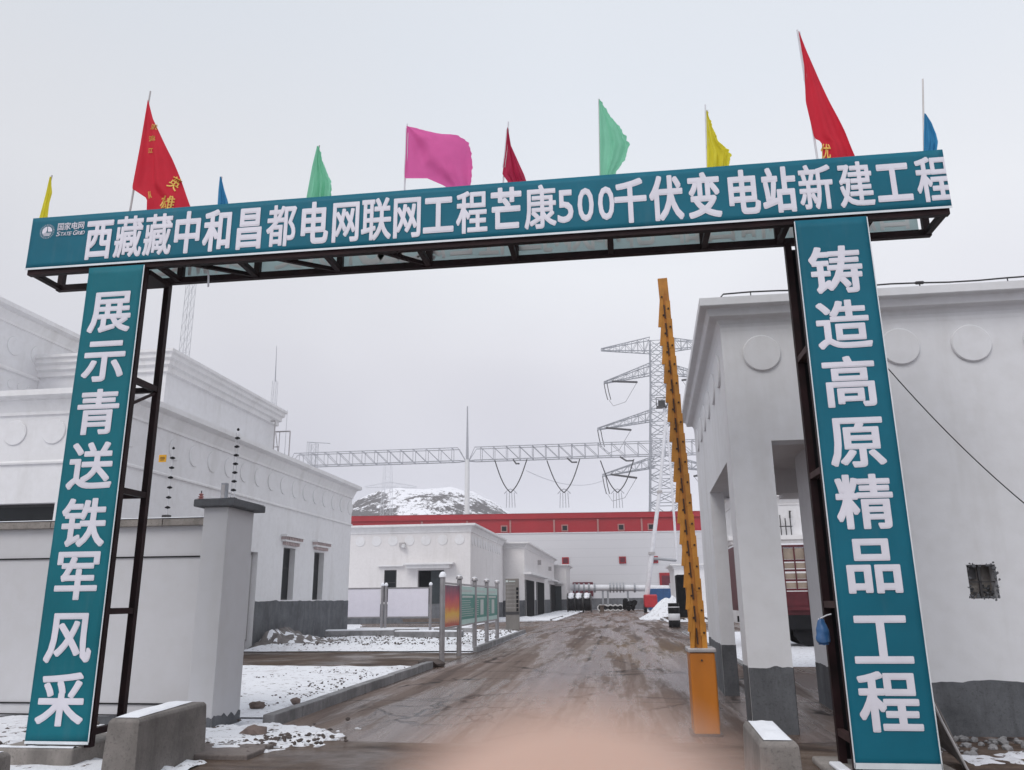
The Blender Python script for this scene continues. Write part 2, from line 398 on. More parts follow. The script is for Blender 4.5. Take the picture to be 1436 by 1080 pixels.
def copy_tree(o, loc, label=None, parent=None):
    c = o.copy(); COL.objects.link(c)
    if parent is None:
        c.location = loc
        if label: c['label'] = label
    else: c.parent = parent
    for ch in [k for k in COL.objects if k.parent == o]: copy_tree(ch, None, None, c)
    return c
# glyph outlines from the built-in font
_gc = {}
def glyph(ch):
    k = ch
    if k not in _gc:
        c = bpy.data.curves.new('glyph', 'FONT'); c.body = ch; c.resolution_u = 3; c.fill_mode = 'FRONT'
        o = bpy.data.objects.new('glyph', c); COL.objects.link(o); bpy.context.view_layer.update()
        me = o.evaluated_get(bpy.context.evaluated_depsgraph_get()).to_mesh()
        _gc[k] = ([(v.co.x, v.co.y) for v in me.vertices], [tuple(p.vertices) for p in me.polygons])
        o.to_mesh_clear(); bpy.data.objects.remove(o); bpy.data.curves.remove(c)
    return _gc[k]
def write(mb, ch, fn, bold=.02):
    """fn maps em-box coordinates (0..1 across, 0..1 up) to a point"""
    v, f = glyph(ch)
    if not v: return
    if ord(ch) < 256:
        x0 = min(a for a, b in v); x1 = max(a for a, b in v); v = [((a-x0)/(x1-x0), b/.73) for a, b in v]
    else: v = [(a, (b+.12)) for a, b in v]
    # heavy strokes: the same outline laid down several times, a hair's breadth apart
    for k in range(13):
        dx, dy = (math.cos(k*math.pi/6), math.sin(k*math.pi/6)) if k else (0, 0)
        if k: dx, dy = max(-.8, min(.8, dx)), max(-.8, min(.8, dy))
        mb.raw([Vector(fn(a+dx*bold*.72, b+dy*bold*.58))+Vector((0, .0003*k, 0)) for a, b in v], f)
    mb.flat = False
def medallions(parent, pts, r, ax, mat='plaster', d=.035):
    """round plaster reliefs; ax: outward direction"""
    ax = Vector(ax); q = ax.to_track_quat('Z', 'Y')
    for p in pts:
        mb = MB(); n = 28
        prof = [(r, -.01), (r, d*.6), (r-.012, d), (.01, d)]
        mb.lathe((0, 0, 0), prof, n); mb.v = [tuple(Vector(p)+q @ Vector(v)) for v in mb.v]
        mb.build('medallion', mat, parent, smooth=True)
def jag_plinth(path, h, amp, out=.008, step=.16, seed=0):
    """thin cement render over a wall foot with an uneven top edge; path: list of (x,y) with outward side on the right"""
    mb = MB()
    for (a, b) in zip(path[:-1], path[1:]):
        a, b = Vector(a), Vector(b); L = (b-a).length; n = max(1, int(L/step)); e = (b-a)/L; o = Vector((e.y, -e.x))*out
        for i in range(n):
            p, q = a+e*(L*i/n), a+e*(L*(i+1)/n)
            z = [h+amp*(noise.noise(Vector((c.x*2.3+seed, c.y*2.3, seed)))+.7*noise.noise(Vector((c.x*9, c.y*9, seed)))) for c in (p, q)]
            mb.poly([(p.x+o.x, p.y+o.y, -.05), (q.x+o.x, q.y+o.y, -.05), (q.x+o.x, q.y+o.y, z[1]), (p.x+o.x, p.y+o.y, z[0])])
            mb.poly([(p.x+o.x, p.y+o.y, z[0]), (q.x+o.x, q.y+o.y, z[1]), (q.x, q.y, z[1]), (p.x, p.y, z[0])])
    return mb
CORN = lambda h, o=.34, t=.62: [(-.25, h-t), (0, h-t), (.05, h-t+.02), (.05, h-t+.10), (o*.45, h-t*.42), (o*.45, h-t*.36), (o*.8, h-t*.30), (o, h-t*.24), (o, h), (-.25, h)]

# ================================================================== GROUND
def sheet(name, pts, z, mat):
    return struct(MB().poly([(x, y, z) for x, y in pts]).build(name, mat))
struct(MB().poly([(-420, -60, -.004), (420, -60, -.004), (420, 560, -.004), (-420, 560, -.004)]).build('ground', 'snow_ground'))
sheet('road', [(-14, -8), (14, -8), (14, 10.62), (9.5, 18.2), (9.5, 20.5), (2.78, 20.5), (2.78, 41), (20, 41), (20, 56), (2.7, 60), (3.1, 119), (-5.2, 119), (-5.3, 62), (-9.4, 60), (-9.6, 41.5), (-4.62, 40.5), (-4.55, 26), (-4.62, 20.1), (-4.62, 10.85), (-14, 10.85)], .002, 'road')
sheet('forecourt', [(-14, -8), (14, -8), (14, 9.3), (2.9, 10.3), (1.2, 9.9), (-.6, 10.15), (-2.2, 9.75), (-4.2, 9.9), (-14, 10.4)], .006, 'mud')
sheet('driveway', [(-14.5, 20.3), (-4.75, 20.0), (-4.62, 20.1), (-4.55, 26), (-5.0, 25.6), (-13.5, 27.8)], .006, 'mud')
# bumpy snow beds left of the road
def bed(name, x0, x1, y0, y1, h, amp, mat, seed, nx=40, ny=60, patch=False):
    def fn(u, v):
        x = x0+(x1-x0)*u; y = y0+(y1-y0)*v
        nn = noise.noise(Vector((x*.9, y*.9, seed)))+.5*noise.noise(Vector((x*3, y*3, seed)))
        if patch:
            rr = math.hypot(2*u-1, 2*v-1); e2 = 1-rr*(1.05+.5*noise.noise(Vector((x*1.7, y*1.7, seed+9))))+.38*noise.noise(Vector((x*7, y*7, seed)))
            return (x, y, max(-.06, min(1, e2*3)*(h+amp*nn)) if e2 > 0 else -.06*min(1, -e2*6))
        ed = min(1, 12*min(u, 1-u, v*1.5, (1-v)*1.5)+.15)
        return (x, y, .004+(h+amp*nn)*ed)
    return struct(MB().grid(fn, nx, ny).build(name, mat, smooth=True))
bed('snow_bed', -13.5, -4.78, 11.6, 20.2, .08, .035, 'snow', 1, 90, 90)
bed('snow_bed', -12.6, -4.70, 26.2, 40.0, .20, .05, 'snow', 5, 90, 120)
bed('snow_bed', 2.95, 9.5, 56.5, 96, .12, .10, 'snow', 9, 60, 90)
bed('snow_bed', -12.5, -4.9, 62.5, 72, .10, .10, 'snow', 12)
bed('snow_bed', -8.2, -4.9, 73, 112, .10, .10, 'snow', 15)
bed('snow_patch', -6.2, -3.4, 8.9, 10.95, .06, .05, 'snow', 21, 90, 80, True)
bed('snow_patch', -7.4, -4.3, 6.6, 8.8, .05, .03, 'snow', 22, 70, 60, True)
bed('snow_patch', -10.5, -6.0, 8.6, 11.3, .08, .08, 'snow', 25, 90, 70, True)
bed('snow_patch', 3.3, 6.5, 8.7, 9.9, .02, .05, 'snow_ground', 31, 60, 50, True)
# kerbs, laid stone by stone inside one mesh each
def kerb(x, y0, y1, w=.16, h=.13, x1=None):
    mb = MB(); y = y0; x1 = x if x1 is None else x1
    while y < y1-.2:
        L = min(.98, y1-y); k = (y-y0)/(y1-y0); xx = x+(x1-x)*k+random.uniform(-.008, .008); dz = random.uniform(-.008, .008)
        mb.box(xx-w/2, xx+w/2, y, y+L-.012, -.05, h+dz); y += L
    return struct(mb.build('kerb', 'kerbstone', bevel=.012))
kerb(-4.70, 10.84, 20.1, .17, .16); kerb(-4.63, 26.0, 40.4, .15, .17, -4.78); kerb(2.86, 20.6, 40.9, .15, .05, 2.9); kerb(2.83, 60.5, 96, .15, .12, 3.2); kerb(-5.35, 62.5, 110, .15, .12)
# loose stones showing through the snow
mb = MB()
for i in range(4200):
    r = random.random()
    cl = noise.noise(Vector((i*.37, 1, 2)))
    if r < .52:
        x, y = random.uniform(-12, -4.85), 11.6+8.3*random.random()**1.3; z, s = .075, random.uniform(.007, .024)
        if noise.noise(Vector((x*.8, y*.8, 4))) < .12: continue
    elif r < .80: x, y, z, s = random.uniform(-12, -4.8), random.uniform(26.4, 39), .20, random.uniform(.012, .04)
    elif r < .90: x, y, z, s = random.gauss(-4.6, .55), random.gauss(9.75, .40), .03, random.uniform(.008, .035)
    elif r < .94: x, y, z, s = random.uniform(-9, -6.2), random.uniform(9, 10.7), .05, random.uniform(.01, .05)
    else: x, y, z, s = random.uniform(3.0, 6), random.uniform(57, 70), .16, random.uniform(.03, .10)
    mb.rock((x, y, z+.02), (s*random.uniform(.8, 1.4), s*random.uniform(.6, 1.1), s*random.uniform(.4, .8)), i, 1 if s > .03 else 0)
struct(mb.build('loose_stones', 'dark_stone'), 'stuff')
mb = MB()
for i in range(260):
    x, y = random.uniform(2.9, 6.5), 9.35+random.random()**.7*1.15
    mb.rock((x, y, .02), random.uniform(.015, .06), i+700, 1)
struct(mb.build('rubble', 'kerbstone'), 'stuff')
mb = MB().box(-5.15, -3.95, 8.62, 9.3, -.02, .055); struct(mb.build('paving_slab', 'dark_concrete', bevel=.015))

# ================================================================== GATE
GY = 8.07; GB = 8.62; ZB = 5.45
g = thing('gate_arch', (-1.7, GY+.27, 0), 'tall steel gate arch with teal banners and white Chinese characters spanning the road', 'gate')
def banner(name, x0, x1, z0, z1, y, mat, nx, nz, amp=.004):
    def fn(u, v):
        x = x0+(x1-x0)*u; z = z0+(z1-z0)*v
        return (x, y+amp*noise.noise(Vector((x*2.2, z*2.2, 3)))-amp, z)
    m = MB().grid(fn, nx, nz); o = m.build(name, mat, g, smooth=True, solid=-.004); return o
hb = banner('header_banner', -6.92, 3.57, 5.49, 6.15, GY, 'vinyl', 120, 10)
LET = GY-.016
txt = '西藏藏中和昌都电网联网工程芒康500千伏变电站新建工程'
xs = [-6.007, -5.623, -5.251, -4.883, -4.501, -4.114, -3.722, -3.335, -2.951, -2.589, -2.229, -1.866, -1.481, -1.092, -.708, -.43, -.205, .020, .285, .674, 1.077, 1.484, 1.863, 2.245, 2.652, 3.033, 3.438]
mb = MB()
for ch, x in zip(txt, xs):
    w, h, zc = (.375, .545, 5.815) if ch not in '500' else (.185, .40, 5.61)
    if ch in '500': write(mb, ch, lambda a, b, x=x: (x+(a-.5)*.165, LET, 5.615+b*.40), .06)
    else: write(mb, ch, lambda a, b, x=x: (min(x+(a-.5)*.362, 3.568), LET, 5.815+(b-.5)*.555), .042 if ch in '藏都网联康程新建' else .062)
mb.build('lettering', 'letter_white', hb)
# emblem: globe with rays, and the two lines of small writing
mb = MB(); ex, ez = -6.70, 5.955
for i in range(26):
    t = 2*math.pi*i/26; c, s = math.cos(t), math.sin(t)
    for r0, r1, w in ((.078, .098, .006),):
        p = Vector((ex+c*r0, LET, ez+s*r0)); q = Vector((ex+c*r1, LET, ez+s*r1)); a = Vector((-s, 0, c))*w/2
        mb.poly([p-a, p+a, q+a*.5, q-a*.5])
def seg(pts):
    mb.poly([(ex+a, LET, ez+b) for a, b in pts])
arc = lambda r, t0, t1, n=10, kx=1: [(kx*r*math.cos(R(t0+(t1-t0)*i/n)), r*math.sin(R(t0+(t1-t0)*i/n))) for i in range(n+1)]
seg(arc(.066, -5, 88)+[(.008, .012), (.012, -.004)]); seg(arc(.066, 94, 200)+[(-.012, -.012), (-.004, .012)])
for z0 in (-.018, -.034, -.050):
    w = math.sqrt(max(0, .066**2-z0*z0)); seg([(-w*.95, z0), (w*.95, z0), (w*.9, z0-.009), (-w*.9, z0-.009)])
for i, ch in enumerate('国家电网'):
    write(mb, ch, lambda a, b, i=i: (-6.575+i*.089+(a)*.092, LET, 5.955+b*.105), .022)
for i, (ch, w, h) in enumerate(zip('STATEGRID', (.044, .034, .036, .034, .03, .048, .036, .014, .036), (.062, .05, .05, .05, .05, .062, .05, .05, .05))):
    x = -6.575+[0, .05, .087, .125, .163, .215, .269, .310, .330][i]
    write(mb, ch, lambda a, b, x=x, w=w, h=h: (x+a*w+.012*b, LET, 5.885+b*h), .014)
mb.build('emblem', 'letter_white', hb)
mb = MB().box(-6.92, 3.57, GY-.014, GY-.010, 5.468, 5.492); mb.build('border', 'border_white', hb)
for (x0, x1, z0, s, zs, mat, xc) in ((-6.08, -5.38, .25, '展示青送铁军风采', [4.88, 4.29, 3.68, 3.07, 2.45, 1.90, 1.27, .66], 'vinyl_left', -5.735), (1.985, 2.72, .12, '铸造高原精品工程', [4.86, 4.26, 3.66, 3.06, 2.47, 1.88, 1.22, .68], 'vinyl', 2.345)):
    pb = banner('pillar_banner', x0, x1, z0, 5.44, GY-.003, mat, 10, 60)
    mb = MB()
    for ch, z in zip(s, zs):
        write(mb, ch, lambda a, b, z=z: (xc+(a-.5)*.54, LET-.003, z+(b-.5)*.545), .046)
    mb.build('lettering', 'letter_white', pb)
    mb = MB().box(x1-.006, x1+.004, GY-.016, GY-.010, z0, 5.43)
    if x0 > 0: mb.box(x0-.004, x0+.006, GY-.016, GY-.010, z0, 5.43).box(x0, x1, GY-.016, GY-.0125, z0-.005, z0+.045)
    else: mb.box(x0, x1, GY-.016, GY-.0125, z0-.02, z0+.008)
    mb.build('border', 'border_white', pb)
# steel: posts
T = .07
for px in (-6.045, -5.405, 2.02, 2.685):
    for py in (GY+.045, GB):
        MB().box(px-T/2, px+T/2, py-T/2, py+T/2, .2 if px < 0 else .06, ZB-.04).build('post', 'maroon_steel', g)
for px, mat in ((-6.045, 'maroon_steel'), (-5.405, 'maroon_steel'), (2.02, 'brown_steel'), (2.685, 'brown_steel')):
    for z in (4.06, 2.80, 1.52, .34):
        MB().box(px-.03, px+.03, GY+.082, GB-.037, z-.032, z+.032).build('brace', mat, g)
        if z == 4.06 and px == -5.405:
            MB().bar((px, GY+.082, z-.28), (px, GB-.037, z-.05), .03).build('brace', mat, g)
for x0, x1 in ((-6.01, -5.44), (2.055, 2.65)):
    for z in (4.06, 2.80, 1.52):
        MB().box(x0, x1, GB-.03, GB+.03, z-.03, z+.03).build('brace', 'maroon_steel', g)
MB().box(2.06, 2.65, GB-.012, GB-.002, .1, 5.35).build('rear_sheet', 'black_matt', g)
# steel: header box
for (py, z) in ((GY+.045, ZB), (GB, ZB), (GY+.045, 6.1), (GB, 6.1)):
    MB().box(-6.90, 3.55, py-.035, py+.035, z-.038, z+.038).build('rail', 'maroon_steel', g)
for x in (-6.86, -6.02, -5.25, -4.25, -3.2, -2.1, -1.06, .05, 1.10, 1.93, 2.78, 3.51):
    MB().box(x-.03, x+.03, GY+.082, GB-.037, ZB-.03, ZB+.03).build('cross_tie', 'maroon_steel', g)
    for py in (GB,): MB().box(x-.035, x+.035, py-.033, py+.033, ZB+.038, 6.062).build('strut', 'maroon_steel', g)
for x0, x1 in ((-4.85, -4.28), (-3.8, -3.23), (-2.55, -2.13)):
    MB().bar((x0, GY+.08, ZB-.002), (x1, GB-.04, ZB-.002), .045).build('brace', 'maroon_steel', g)
# banner facing inwards to the yard, seen from behind through the header's open underside
bb = MB().box(-6.5, 3.45, GB+.040, GB+.044, 5.50, 6.14).build('rear_banner', 'back_vinyl', g)
mb = MB()
for ch, x in zip(txt, xs):
    write(mb, ch, lambda a, b, x=x: (-1.5-(x+1.3)+(.5-a)*.38, GB+.036, 5.80+(b-.5)*.56), .03)
mb.build('lettering', 'back_letter', bb)
MB().box(-5.98, -5.36, GY+.09, GB-.04, ZB-.10, ZB-.04).build('plate', 'maroon_steel', g)
MB().box(-6.4, -6.04, GB+.046, GB+.05, 5.5, 5.95).build('patch', 'border_white', bb)
# white rag strip hanging from the header
p = at(291, 374, 8.3); q = at(292, 402, 8.3)
MB().tube([p, (p+q)/2+Vector((.004, .01, 0)), q], .011, 6).build('hanging_strip', 'pole_white', g)

# footings of the gate
f = MB().box(-6.33, -5.45, 7.93, 8.95, 0, .21).build('concrete_footing', 'concrete', bevel=.02)
tag(f, 'low concrete footing block with snow on it under the gate pillar beside the boundary wall', 'footing')
mb = MB().grid(lambda u, v: (-6.31+.84*u, 7.95+.10*v, .214+.018*math.sin(3.1*v)*(.4+noise.noise(Vector((u*6, v*2, 0))))), 24, 4); mb.build('snow_cap', 'clean_snow', f, smooth=True)
f = MB().box(1.8, 2.95, 7.98, 8.95, 0, .065).build('concrete_footing', 'concrete', bevel=.02)
tag(f, 'low concrete footing under the gate pillar beside the gatehouse', 'footing')
MB().box(1.86, 1.97, 8.10, 8.5, .065, .10).build('snow_cap', 'clean_snow', f, bevel=.015)
# blue bag tied to the right pillar
t_ = at(1158, 884, 8.35)
def bagp(u, v):
    w = (.35+.65*min(1, v*2.2))*(1 if v < .93 else .8); a_ = 2*math.pi*u; k = 1+.22*noise.noise(Vector((math.cos(a_)*1.5, math.sin(a_)*1.5, v*3)))
    return (t_.x-.03+.062*math.cos(a_)*w*k, t_.y+.045*math.sin(a_)*w*k, t_.z+.11-.24*v+.015*noise.noise(Vector((u*9, v*5, 2))))
mb = MB().grid(bagp, 28, 18)
bg = mb.build('plastic_bag', 'bag_blue', smooth=True); tag(bg, 'small blue plastic bag tied to the steel post of the gate pillar by the gatehouse', 'bag')
MB().tube([t_+Vector((-.06, 0, .10)), t_+Vector((.02, -.02, .14)), t_+Vector((.06, -.03, .15))], .007, 6).build('tie', 'pole_white', bg)

# ================================================================== FLAGS
FY = 8.33
def flag(pole_top, pole_bot, left, right, mat, label, sleeve=None, marks=None, amp=.05, fold=3.0, thick=.011, tear=0, name='flag'):
    """pole_top/bot, left and right edges: surveyed outline points of pole and cloth (top to bottom)"""
    pt, pb = at(*pole_top, FY), at(*pole_bot, FY); d = (pb-pt).normalized(); pb2 = pt+d*((pt.z-5.95)/-d.z)
    root = thing(name, pb2, label, 'flag', 'flags on top of the gate')
    MB().tube([pt, pb2], [thick*.8, thick], 8).build('pole', 'pole_white' if sleeve else 'pole_grey', root)
    def pl(pts):
        P = [at(*p, FY) for p in pts]
        def f(v):
            L = [0]
            for a, b in zip(P[:-1], P[1:]): L.append(L[-1]+(b-a).length)
            s = v*L[-1]
            for i in range(len(P)-1):
                if s <= L[i+1]+1e-9:
                    k = (s-L[i])/max(1e-9, L[i+1]-L[i]); return P[i].lerp(P[i+1], k)
            return P[-1].copy()
        return f
    A, B = pl(left), pl(right); sd = len(label)
    def fn(u, v):
        p = A(v).lerp(B(v), u); wd = (B(v)-A(v)).length
        w = min(1, u*3)*min(.5, wd)
        p.y += amp*2.2*w*(math.sin(fold*2*math.pi*u+2.2*v+sd)+.30*math.sin(fold*5.3*math.pi*u+4.0*v+2*sd)+.7*noise.noise(Vector((u*3, v*4, sd)))) - .03
        if tear and u > .8: p += Vector((1, 0, 0))*tear*noise.noise(Vector((u*9, v*23, sd)))*(u-.8)*5
        return p
    c = MB().grid(fn, 26, 40).build('cloth', mat, root, smooth=True)
    if sleeve:
        a, b = sleeve
        MB().grid(lambda u, v: A(a+(b-a)*v).lerp(B(a+(b-a)*v), u*.0)+Vector(((u-.35)*.034, -.024, 0)), 2, 20).build('sleeve', 'flag_white', root)
    if marks:
        from mathutils.bvhtree import BVHTree
        tree = BVHTree.FromPolygons([tuple(Vector(v.co)+pb2) for v in c.data.vertices], [tuple(p.vertices) for p in c.data.polygons])
        mb = MB()
        for (ch, px, py, w, h, rot) in marks:
            cpt = at(px, py, FY); k = .0076
            def mp(a, b):
                x, z = (a-.5)*w*k, (b-.5)*h*k
                q = Vector((cpt.x+x*math.cos(rot)-z*math.sin(rot), 0, cpt.z+x*math.sin(rot)+z*math.cos(rot)))
                d = Vector((q.x, FY, q.z))-Vector((0, 0, EYE)); hit = tree.ray_cast(Vector((0, 0, EYE)), d.normalized())[0]
                return (hit if hit is not None else Vector((q.x, FY, q.z)))-d.normalized()*.012
            write(mb, ch, mp, .03)
        mb.build('lettering', 'gold_print', c)
    return root
flag((73, 246), (57, 306), [(72, 249), (66, 275), (56, 312)], [(74, 250), (74, 262), (75, 272), (71, 286), (68, 312)], 'flag_yellow', 'narrow yellow flag hanging limp above the emblem at the beam end', amp=.05)
flag((211, 128), (182, 298), [(209, 142), (206, 160), (198, 208), (187, 266), (208, 280), (207, 316)], [(210, 143), (216, 168), (229, 196), (241, 222), (252, 252), (263, 282), (276, 316)], 'flag_red', 'tall red flag with gold Chinese characters scattered over its cloth', amp=.045, fold=1.3, thick=.013,
     marks=[('洪', 216, 178, 13, 11, -.2), ('流', 213, 194, 12, 11, .1), ('江', 211, 211, 9, 10, 0), ('英', 245, 257, 22, 24, -.6), ('雄', 235, 284, 26, 26, -.1), ('队', 210, 273, 6, 14, .2)])
flag((311, 248), (306, 292), [(310, 249), (308, 268), (306, 300)], [(312, 250), (316, 266), (321, 284), (324, 300)], 'flag_blue', 'small dark blue flag on the gate between tall red flag and pale green flag')
flag((448, 204), (431, 282), [(446, 206), (439, 235), (429, 290)], [(449, 208), (454, 228), (461, 246), (467, 258), (466, 290)], 'flag_green', 'pale green flag left of the wide pink flag', amp=.05, tear=.02)
flag((571, 174), (567, 272), [(571, 178), (570, 215), (568, 252), (600, 252), (625, 263), (640, 282)], [(572, 179), (610, 185), (642, 187), (655, 197), (661, 212), (662, 240), (659, 282)], 'flag_pink', 'wide pink flag with a frayed edge blown out flat above the gate', sleeve=(.02, .44), amp=.05, fold=1.1, tear=.035)
flag((713, 171), (705, 262), [(712, 180), (709, 215), (705, 246), (712, 256), (716, 272)], [(713, 182), (717, 206), (727, 228), (735, 245), (744, 272)], 'flag_crimson', 'small crimson flag hanging folded right of the wide pink flag', sleeve=(.02, .6), amp=.06, fold=2.2)
flag((840, 139), (842, 252), [(840, 141), (841, 190), (842, 262)], [(842, 143), (856, 164), (872, 183), (883, 203), (876, 226), (864, 244), (860, 262)], 'flag_green', 'larger green flag with a pointed torn fly edge on a thin pole', amp=.05, fold=1.5, tear=.03)
flag((989, 147), (992, 242), [(990, 156), (991, 200), (991, 250)], [(991, 158), (999, 180), (1007, 200), (1024, 218), (1021, 250)], 'flag_yellow', 'yellow flag with a wavy torn edge near the green flag', amp=.06, tear=.03, sleeve=(.0, .55))
flag((1118, 42), (1147, 228), [(1119, 46), (1127, 95), (1129, 145), (1141, 196), (1151, 201), (1156, 240)], [(1120, 47), (1130, 72), (1148, 112), (1166, 150), (1184, 186), (1206, 240)], 'flag_red', 'tallest red flag with a white sleeve and a gold character at its foot', amp=.04, fold=1.2, thick=.013, sleeve=(.0, .36),
     marks=[('优', 1158, 212, 15, 26, -.1)])
flag((1294, 111), (1296, 217), [(1295, 161), (1294, 190), (1294, 230)], [(1297, 162), (1305, 175), (1311, 190), (1313, 202), (1310, 230)], 'flag_blue', 'bright blue flag on the bare pole at the gatehouse end of the beam', amp=.06)

# ================================================================== CONCRETE BARRIERS
def barrier_block(x0, x1, y0, y1, h, label, k=0.0):
    b = MB(); prof = [(-.02, 0), (-.02, h*.5), (.02, h-.02), (.04, h)]
    v = []
    for (i, z) in ((-.012, 0), (-.006, h*.5), (.004, h-.03), (.025, h)):
        v += [(x0+i, y0+i, z), (x1-i, y0+i, z), (x1-i+k*.2, y1-i, z), (x0+i+k, y1-i, z)]
    f = [(0, 3, 2, 1), (12, 13, 14, 15)]
    for r in range(3):
        for c in range(4): f.append((r*4+c, r*4+(c+1) % 4, r*4+4+(c+1) % 4, r*4+4+c))
    b.raw(v, f); o = b.build('concrete_barrier', 'old_concrete', bevel=.009); tag(o, label, 'concrete block', 'concrete blocks at the gate')
    s = MB().grid(lambda u, w: (x0+.045+(x1-x0-.09)*u+k*w, y0+.045+(y1-y0-.09)*w, h+.004+.022*min(1, 6*min(u, 1-u, w, 1-w)+.1)*(1+.5*noise.noise(Vector((u*3, w*6, 1))))), 14, 30)
    s.build('snow_cap', 'clean_snow', o, smooth=True)
barrier_block(-4.85, -4.53, 7.52, 8.85, .55, 'long concrete block topped with snow beside the gate pillar in front of the wall pier', -.12)
barrier_block(-5.75, -5.17, 6.0, 6.72, .40, 'grey concrete block with snowy top cut by the lower corner of the photo', .0)
barrier_block(.945, 1.235, 6.5, 7.55, .575, 'concrete block with snowy top between the orange barrier cabinet and the gate pillar', .03)

# ================================================================== BOUNDARY WALL, PIER
w = thing('boundary_wall', (-12, 11.05, 0), 'long plain white boundary wall with snowy grey coping behind the left gate pillar', 'wall')
MB().box(-24, -5.7, 10.95, 11.19, 0, 2.67).build('wall_panel', 'fence_paint', w)
mb = MB(); x = -24
while x < -5.75:
    L = min(1.75, -5.70-x); mb.box(x, x+L-.01, 10.86, 11.26, 2.67, 2.77+random.uniform(-.006, .006)); x += L
MB_c = mb.build('coping', 'concrete', w, bevel=.008)
MB().grid(lambda u, v: (-24+18.15*u, 10.85+.42*v, 2.775+.02*min(1, 8*min(v, 1-v)+.2)), 60, 6).build('snow_cap', 'clean_snow', MB_c, smooth=True)
for z, r in ((2.235, .011), (.265, .011), (.12, .008)):
    MB().tube([(-24, 10.935, z+.02), (-15, 10.935, z+.03), (-9, 10.935, z+.008), (-5.71, 10.935, z)], r, 6).build('cable', 'black', w)
jag_plinth([(-24, 10.95), (-5.7, 10.95)], .10, .03, .006, .2, 4).build('plinth', 'cement', w)
w = thing('wall_pier', (-5.5, 11, 0), 'thick white square pier with a grey cap slab at the end of the boundary wall', 'pier')
MB().box(-5.70, -5.34, 10.52, 11.32, 0, 2.88).build('shaft', 'fence_paint', w, bevel=.012)
c_ = MB().box(-5.81, -5.22, 10.42, 11.44, 2.88, 2.98).build('cap_slab', 'cement', w, bevel=.012)
MB().grid(lambda u, v: (-5.80+.57*u, 10.43+1.0*v, 2.983+.02*min(1, 6*min(u, 1-u, v, 1-v)+.15)), 14, 14).build('snow_cap', 'clean_snow', c_, smooth=True)
jag_plinth([(-5.7, 10.52), (-5.34, 10.52), (-5.34, 11.32)], .17, .10, .008, .05, 2).build('plinth', 'cement', w)
# electric fence posts
def efence(x, y, z0, z1, n, label, double):
    r = thing('electric_fence_post', (x, y, z0), label, 'fence post', 'electric fence posts on the boundary wall')
    mb = MB()
    if double:
        for dx in (-.03, .03): mb.tube([(x+dx, y, z0), (x+dx*.6, y, z1-.05)], .006, 6)
    else: mb.tube([(x, y, z0), (x+.01, y, z1)], .008, 6)
    mb.build('rod', 'pole_white', r)
    MB().box(x-.05, x+.05, y-.04, y+.04, z0, z0+.05).build('base_bracket', 'dark_metal', r)
    for i in range(n):
        z = z0+.16+(z1-z0-.16)*i/(n-1)
        s = .038 if i < n-1 else .02
        MB().lathe((x+.004, y, z), [(.008, -.02), (s, -.008), (s, .006), (.008, .022)], 10).build('insulator', 'black', r, smooth=True)
    return r
efence(-6.545, 11.02, 2.79, 3.83, 7, 'thin electric fence rod with black insulators and yellow sign beside the left gate pillar', False)
efence(at(330, 650, 10.9).x, 10.9, 3.0, 4.05, 8, 'electric fence rod with black insulators on the wall pier cap slab', True)
s = at(228, 643, 10.99); mb = MB().box(s.x-.06, s.x+.06, s.y-.004, s.y+.004, s.z-.055, s.z+.055)
o = mb.build('warning_sign', 'warning_yellow', bevel=.003); tag(o, 'small yellow warning sign hung on the electric fence beside the left gate pillar', 'sign')
mb = MB()
mb.box(s.x-.035, s.x+.035, s.y-.007, s.y-.005, s.z+.012, s.z+.02).box(s.x-.04, s.x+.04, s.y-.007, s.y-.005, s.z-.008, s.z+.0).box(s.x-.03, s.x+.03, s.y-.007, s.y-.005, s.z-.028, s.z-.02); mb.build('marks', 'barrier_dark', o)
r = thing('insulator_stack', (-5.76, 10.52, 2.98), 'short brown insulator stack at the corner of the pier cap slab', 'insulator')
MB().lathe((-5.76, 10.52, 2.98), [(.02, 0), (.05, .015), (.02, .03), (.045, .045), (.018, .06), (.035, .08), (.01, .095)], 10).build('sheds', 'mast_red', r, smooth=True)
MB().tube([(-5.76, 10.52, 3.07), (-5.76, 10.52, 3.11)], .008, 6).build('stud', 'dark_metal', r)
p = at(315, 693, 10.8)
b = MB().box(p.x-.045, p.x+.035, p.y-.04, p.y+.04, 2.99, 3.25).build('junction_box', 'galvanised', bevel=.008); tag(b, 'slim grey metal box standing on the pier cap slab beside the fence rod', 'box')
MB().box(p.x-.03, p.x+.02, p.y-.046, p.y-.041, 3.03, 3.22).build('cover', 'pole_grey', b)

# ================================================================== LEFT BUILDINGS
def win(parent, face, a0, a1, pos, z0, z1, recess=.12, name='window', mat='glass_dark', lint=True):
    """window set in a wall face; face 'x' faces +X at x=pos, face '-y' faces -Y at y=pos; a0..a1 along the wall"""
    def bx(mb, u0, u1, d0, d1, k0, k1):
        if face == 'x': mb.box(pos+d0, pos+d1, u0, u1, k0, k1)
        else: mb.box(u0, u1, pos-d1, pos-d0, k0, k1)
        return mb
    fr = MB(); t = .07
    bx(fr, a0, a1, -.02, .012, z0, z0+t); bx(fr, a0, a1, -.02, .012, z1-t, z1); bx(fr, a0, a0+t, -.02, .012, z0+t, z1-t); bx(fr, a1-t, a1, -.02, .012, z0+t, z1-t)
    f = fr.build(name, 'dark_metal', parent)
    g_ = MB(); bx(g_, a0+t, a1-t, -.02, .004, z0+t, z1-t); g_.build('pane', mat, f)
    m = (z0+z1)/2; b_ = MB(); bx(b_, a0+t, a1-t, .005, .010, m+.2, m+.25); b_.build('mullion', 'dark_metal', f)
    return f
